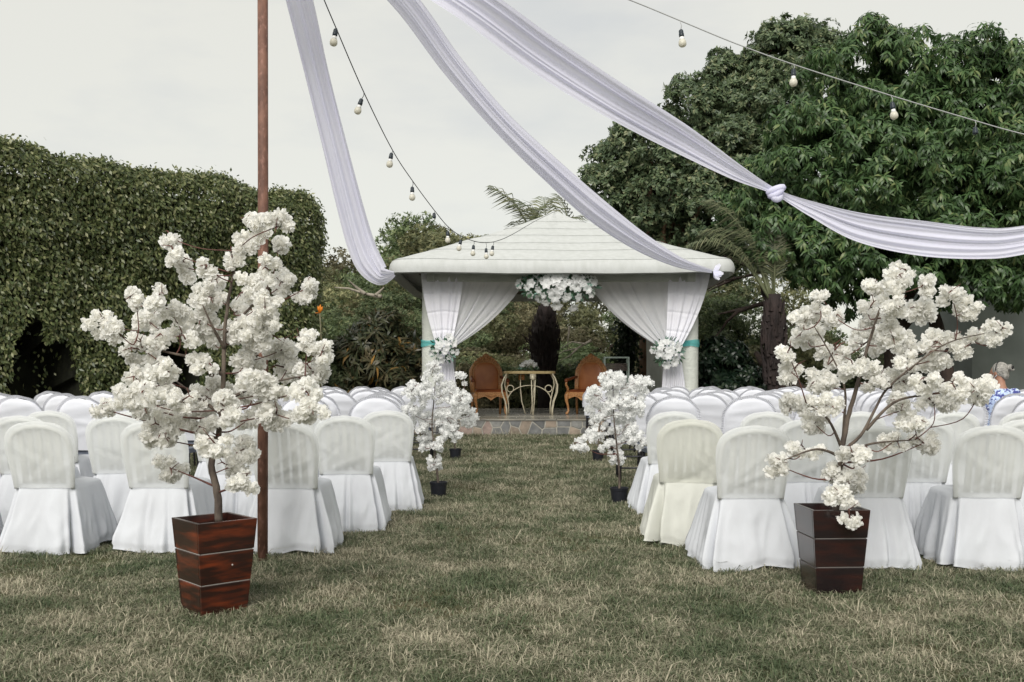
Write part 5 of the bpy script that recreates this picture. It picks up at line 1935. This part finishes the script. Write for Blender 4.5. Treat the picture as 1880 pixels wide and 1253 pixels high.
n2 = blossom_tree('white artificial blossom tree in the near-black planter at right', (RX, RY, 0.43),
                  [(1534, 945, 0), (1540, 880, -.0), (1546, 830, 0), (1556, 770, 0), (1572, 715, 0), (1590, 650, .03), (1615, 570, .03), (1645, 510, .05)],
                  [[(1546, 830, 0), (1550, 770, .04), (1551, 715, .05), (1530, 660, .05), (1495, 600, 0)], [(1547, 828, 0), (1580, 800, -.04), (1605, 755, -.05), (1628, 715, -.05), (1680, 670, -.1), (1740, 630, -.1), (1810, 612, -.1)], [(1590, 790, -.04), (1640, 740, -.1), (1700, 725, -.15), (1780, 715, -.15)], [(1546, 825, 0), (1520, 770, -.1), (1480, 740, -.12)], [(1545, 840, 0), (1500, 825, -.15), (1440, 845, -.25)], [(1550, 835, 0), (1600, 815, -.1), (1680, 808, -.15)]],
                  right_cl, RY, POM_C, 502, 0.92, 2.7, 0.020)
# small trees along the aisle
def small_tree(label, plabel, px, D0, clumps, trunk, seed, dens=2.5):
    x = P(px, 690, D0).x
    round_pot(plabel, x, D0)
    return blossom_tree(label, (x, D0, 0.11), trunk, [], clumps, D0, POM_W, seed, 0.95, dens, 0.012, 0.16, 'small blossom trees lining the aisle', tw_r=0.004)


n3 = small_tree('small white blossom tree in black pot left of the aisle, nearer one', 'black pot on the grass left of the aisle beside the last cotton-covered chair', 805, 9.85,
                [(772, 815, 664, 706), (738, 772, 700, 738), (760, 800, 700, 745), (795, 840, 700, 745), (825, 868, 715, 755), (838, 862, 684, 706), (845, 876, 748, 782), (735, 770, 738, 778), (750, 800, 745, 795), (795, 845, 745, 790), (805, 850, 775, 812), (765, 795, 790, 832), (790, 815, 800, 830), (785, 813, 830, 869)],
                [(805, 900, 0), (802, 860, 0), (797, 820, 0), (793, 780, 0), (797, 730, 0), (800, 690, 0)], 503)
n4 = small_tree('small white blossom tree in black pot right of the aisle, nearer one', 'black pot on the grass right of the aisle beside the third covered chair', 1137, 9.35,
                [(1100, 1150, 675, 722), (1158, 1202, 690, 722), (1073, 1108, 708, 742), (1078, 1120, 735, 775), (1105, 1160, 715, 765), (1140, 1190, 720, 770), (1120, 1175, 760, 812), (1150, 1185, 780, 825), (1048, 1082, 798, 832), (1072, 1102, 782, 815), (1100, 1140, 805, 838), (1122, 1146, 828, 853), (1130, 1165, 700, 730)],
                [(1137, 912, 0), (1137, 870, 0), (1133, 825, 0), (1128, 780, 0), (1126, 735, 0), (1125, 695, 0)], 504)
n5 = small_tree('small white blossom tree in black pot left of the aisle, farther one', 'black pot on the grass left of the aisle close to the platform', 836, 14.3,
                [(815, 840, 700, 725), (840, 866, 718, 745), (830, 860, 735, 765), (845, 872, 758, 785), (812, 840, 750, 785), (825, 850, 780, 800)],
                [(836, 838, 0), (835, 800, 0), (838, 760, 0), (838, 715, 0)], 505, 2.4)
n6 = small_tree('small white blossom tree in black pot right of the aisle, farther one', 'black pot on the grass right of the aisle close to the platform', 1098, 14.0,
                [(1085, 1110, 725, 750), (1100, 1130, 740, 770), (1078, 1105, 760, 785), (1100, 1130, 775, 800), (1088, 1112, 795, 815), (1150, 1178, 690, 720), (1165, 1195, 715, 745), (1150, 1180, 735, 765)],
                [(1098, 842, 0), (1099, 805, 0), (1103, 765, 0), (1105, 735, 0)], 506, 2.4)
print('blossoms', n1[1], n2[1], n3[1], n4[1], n5[1], n6[1])

# ------------------------------------------------------------------ pole, drapes, string lights
pole_x = P(482, 690, 6.40).x
o = MB().tube([(pole_x, 6.40, -0.3), (pole_x + .004, 6.40, 2), (pole_x, 6.40, 4.46)], 0.033, 20).build('pole', m_rust)
tag(o, 'rusty reddish-brown steel pole standing in the lawn behind the left planter', 'pole')


def cat(p_, n):
    out = []
    for i in range(len(p_) - 1):
        for j in range(n):
            q = j / n
            p0, p1, p2, p3 = (np.array(p_[k_]) for k_ in (max(i - 1, 0), i, i + 1, min(i + 2, len(p_) - 1)))
            out.append(0.5 * ((2 * p1) + (p2 - p0) * q + (2 * p0 - 5 * p1 + 4 * p2 - p3) * q * q + (3 * p1 - p0 - 3 * p2 + p3) * q ** 3))
    out.append(np.array(p_[-1]))
    return out


def swag(label, ctrl, seed, knots=(), nf=3.2, tuft=None):
    t_ = thing('drape', label, 'drape', (0, 0, 0))
    c3 = [tuple(P(x, y, d)) + (w,) for (x, y, d, w) in ctrl]
    pts_ = cat(c3, 24)
    g = random.Random(seed)
    ph = [g.uniform(0, 6.28) for _ in range(6)]
    nu = 64
    mb_ = MB()
    n = len(pts_)
    v = []
    for i, q in enumerate(pts_):
        p = Vector(q[:3])
        w = max(q[3], 0.012)
        tg = (Vector(pts_[min(i + 1, n - 1)][:3]) - Vector(pts_[max(i - 1, 0)][:3])).normalized()
        view = (p - Vector((0, 0, CAM_H))).normalized()        # the broad side of the cloth is turned to the lawn
        side = tg.cross(view).normalized()
        nn = side.cross(tg).normalized()
        s = i / (n - 1)
        for j in range(nu + 1):
            u = j / nu * 2 - 1
            f = (math.sin(u * nf * PI + ph[0] + 2.2 * s) + 0.55 * math.sin(u * nf * 2.3 * PI + ph[1] - 3 * s) + 0.07 * math.sin(u * nf * 4.1 * PI + ph[2] + 5 * s))
            dep = 0.13 * w * f + 0.35 * w * (1 - u * u)
            sh = 0.05 * w * math.sin(u * 7 + ph[3] + s * 9)
            v.append(p + side * (u * w + sh) + nn * dep)
    f = []
    for i in range(n - 1):
        for j in range(nu):
            a_ = i * (nu + 1) + j
            f.append((a_, a_ + 1, a_ + nu + 2, a_ + nu + 1))
    mb_.add(v, f).build('cloth', m_drape, t_)
    for (x, y, d, r_) in knots:
        c = P(x, y, d)
        kb = MB()
        for k_ in range(3):
            ring = [c + Vector((r_ * (0.55 + .2 * k_) * math.cos(q_ / 12 * 2 * PI), r_ * 0.6 * math.sin(q_ / 12 * 2 * PI) - 0.01, r_ * (0.75 - .2 * k_) * math.sin(q_ / 12 * 2 * PI + k_) + (k_ - 1) * r_ * .3)) for q_ in range(13)]
            kb.tube(ring, r_ * 0.42, 8)
        kb.build('knot', m_drape, t_)
    if tuft:
        x, y, d, r_ = tuft
        c = P(x, y, d)
        kb = MB()
        for k_ in range(9):
            a_ = g.uniform(-1.2, 1.4)
            e = c + Vector((r_ * math.cos(a_), g.uniform(-.5, .5) * r_, r_ * math.sin(a_))) * g.uniform(.7, 1.2)
            sd_ = Vector((-math.sin(a_), 0.4, math.cos(a_))) * r_ * 0.3
            kb.add([c - sd_ * .2, c + sd_ * .2, c.lerp(e, .6) + sd_, e + sd_ * .4, e - sd_ * .5, c.lerp(e, .6) - sd_], [(0, 1, 2, 5), (5, 2, 3, 4)])
        kb.build('tuft', m_drape, t_, smooth=False)
    return t_


swag('white drape hanging steeply beside the pole down to the left corner of the gazebo roof',
     [(484, -225, 6.40, .02), (517, -110, 6.9, .085), (549, 0, 7.3, .100), (583, 140, 7.8, .096), (616, 270, 8.7, .108), (645, 385, 10, .130), (664, 452, 11.2, .150), (680, 488, 12.5, .165), (698, 507, 14.5, .145), (712, 507, 17, .11), (725, 503, 19.15, .04)], 601, nf=2.2)
swag('white drape running from the pole top to the right corner of the gazebo roof',
     [(484, -225, 6.40, .02), (612, -125, 7.3, .08), (742, 0, 7.9, .098), (832, 122, 8.7, .098), (920, 225, 9.8, .105), (1010, 312, 11.2, .135), (1100, 391, 13, .165), (1180, 447, 15, .145), (1250, 483, 17.2, .09), (1308, 499, 19.1, .03)], 602, nf=2.4, tuft=(1310, 499, 19.1, 0.16))
swag('broad white drape crossing the mango tree, knotted in the middle, running out at right',
     [(484, -225, 6.40, .02), (670, -112, 6.9, .11), (858, 0, 6.9, .13), (1000, 102, 7.1, .135), (1130, 186, 7.3, .125), (1250, 256, 7.6, .105), (1350, 316, 7.8, .062), (1424, 353, 8.0, .025), (1490, 384, 8, .06), (1580, 418, 8, .118), (1690, 437, 8, .142), (1800, 446, 7.9, .125), (1880, 440, 7.8, .11), (2040, 405, 7.7, .09), (2250, 310, 7.6, .03)],
     603, knots=[(1424, 354, 7.97, 0.06)], nf=2.8)


def bulb_meshes():
    s = MB().lathe([(0.008, 0.0), (0.013, -0.003), (0.0175, -0.012), (0.0175, -0.030), (0.0195, -0.032), (0.0195, -0.052), (0.017, -0.056)], 14).mesh('lamp_holder', m_socket)
    n_ = MB().lathe([(0.0155, -0.054), (0.016, -0.066), (0.022, -0.082)], 14).mesh('bulb_neck', m_collar)
    g_ = MB().lathe([(0.022, -0.080), (0.028, -0.092), (0.0305, -0.106), (0.028, -0.120), (0.019, -0.131), (0.006, -0.136)], 16).mesh('bulb', m_bulb)
    return s, n_, g_


BS, BN, BG = bulb_meshes()


def string_lights(label, path, bulbs, mat):
    t_ = thing('string_lights', label, 'string lights', (0, 0, 0))
    pts_ = cat([tuple(P(x, y, d)) for (x, y, d) in path], 8)
    MB().tube([Vector(p) for p in pts_], 0.0045, 6).build('cable', mat, t_)
    pv = [Vector(p) for p in pts_]
    g = random.Random(len(bulbs))
    for (x, y, has, drop, lean) in bulbs:
        # nearest point of the cable as the photograph shows it
        best = min(pv, key=lambda q: (940 + q.x / q.y * FPX - x) ** 2 + (690 - (q.z - CAM_H) / q.y * FPX - y) ** 2)
        e = Euler((R(g.uniform(-6, 6)), R(lean), 0))
        down = e.to_matrix() @ Vector((0, 0, -1))
        tip = best + down * drop + Vector((0, 0, 0))
        MB().tube([best, best.lerp(tip, .5) + Vector((0.008, 0, 0)), tip + down * 0.004], 0.0028, 5).build('lead', mat, t_)
        h = put('lamp_holder', BS, t_, loc=tip, rot=e)
        if has:
            put('bulb_neck', BN, h)
            put('bulb', BG, h)


string_lights('string of bulbs running from the pole down to the gazebo roof peak',
              [(484, -225, 6.40), (560, -85, 7.1), (595, 0, 7.3), (617, 52, 7.6), (668, 170, 8.2), (720, 275, 9), (757, 332, 9.6), (797, 386, 10.5), (822, 416, 11.1), (845, 433, 11.7), (870, 443, 12.2), (892, 446, 12.6), (915, 442, 13.1), (942, 430, 14), (985, 405, 18), (1018, 389, 22.5)],
              [(617, 52, 1, 0.005, 10), (670, 172, 1, 0.055, 18), (720, 272, 1, 0.03, 10), (758, 332, 1, 0.06, 0), (797, 384, 0, 0.03, 0), (822, 416, 1, 0.05, 0), (847, 434, 1, 0.04, 14), (869, 443, 1, 0.05, 4), (891, 446, 1, 0.07, -2), (905, 444, 1, 0.05, 8)], m_wire)
string_lights('string of bulbs crossing the sky and mango tree at upper right',
              [(484, -225, 6.40), (800, -130, 7.0), (1020, -50, 7.2), (1155, 0, 7.4), (1248, 38, 7.45), (1350, 80, 7.5), (1457, 119, 7.55), (1636, 176, 7.65), (1790, 222, 7.75), (1880, 247, 7.8), (2100, 300, 7.9), (2300, 320, 8)],
              [(1248, 38, 1, 0.07, -6), (1457, 119, 1, 0.035, 2), (1633, 175, 1, 0.05, -8), (1790, 222, 0, 0.05, 0)], m_wire_w)
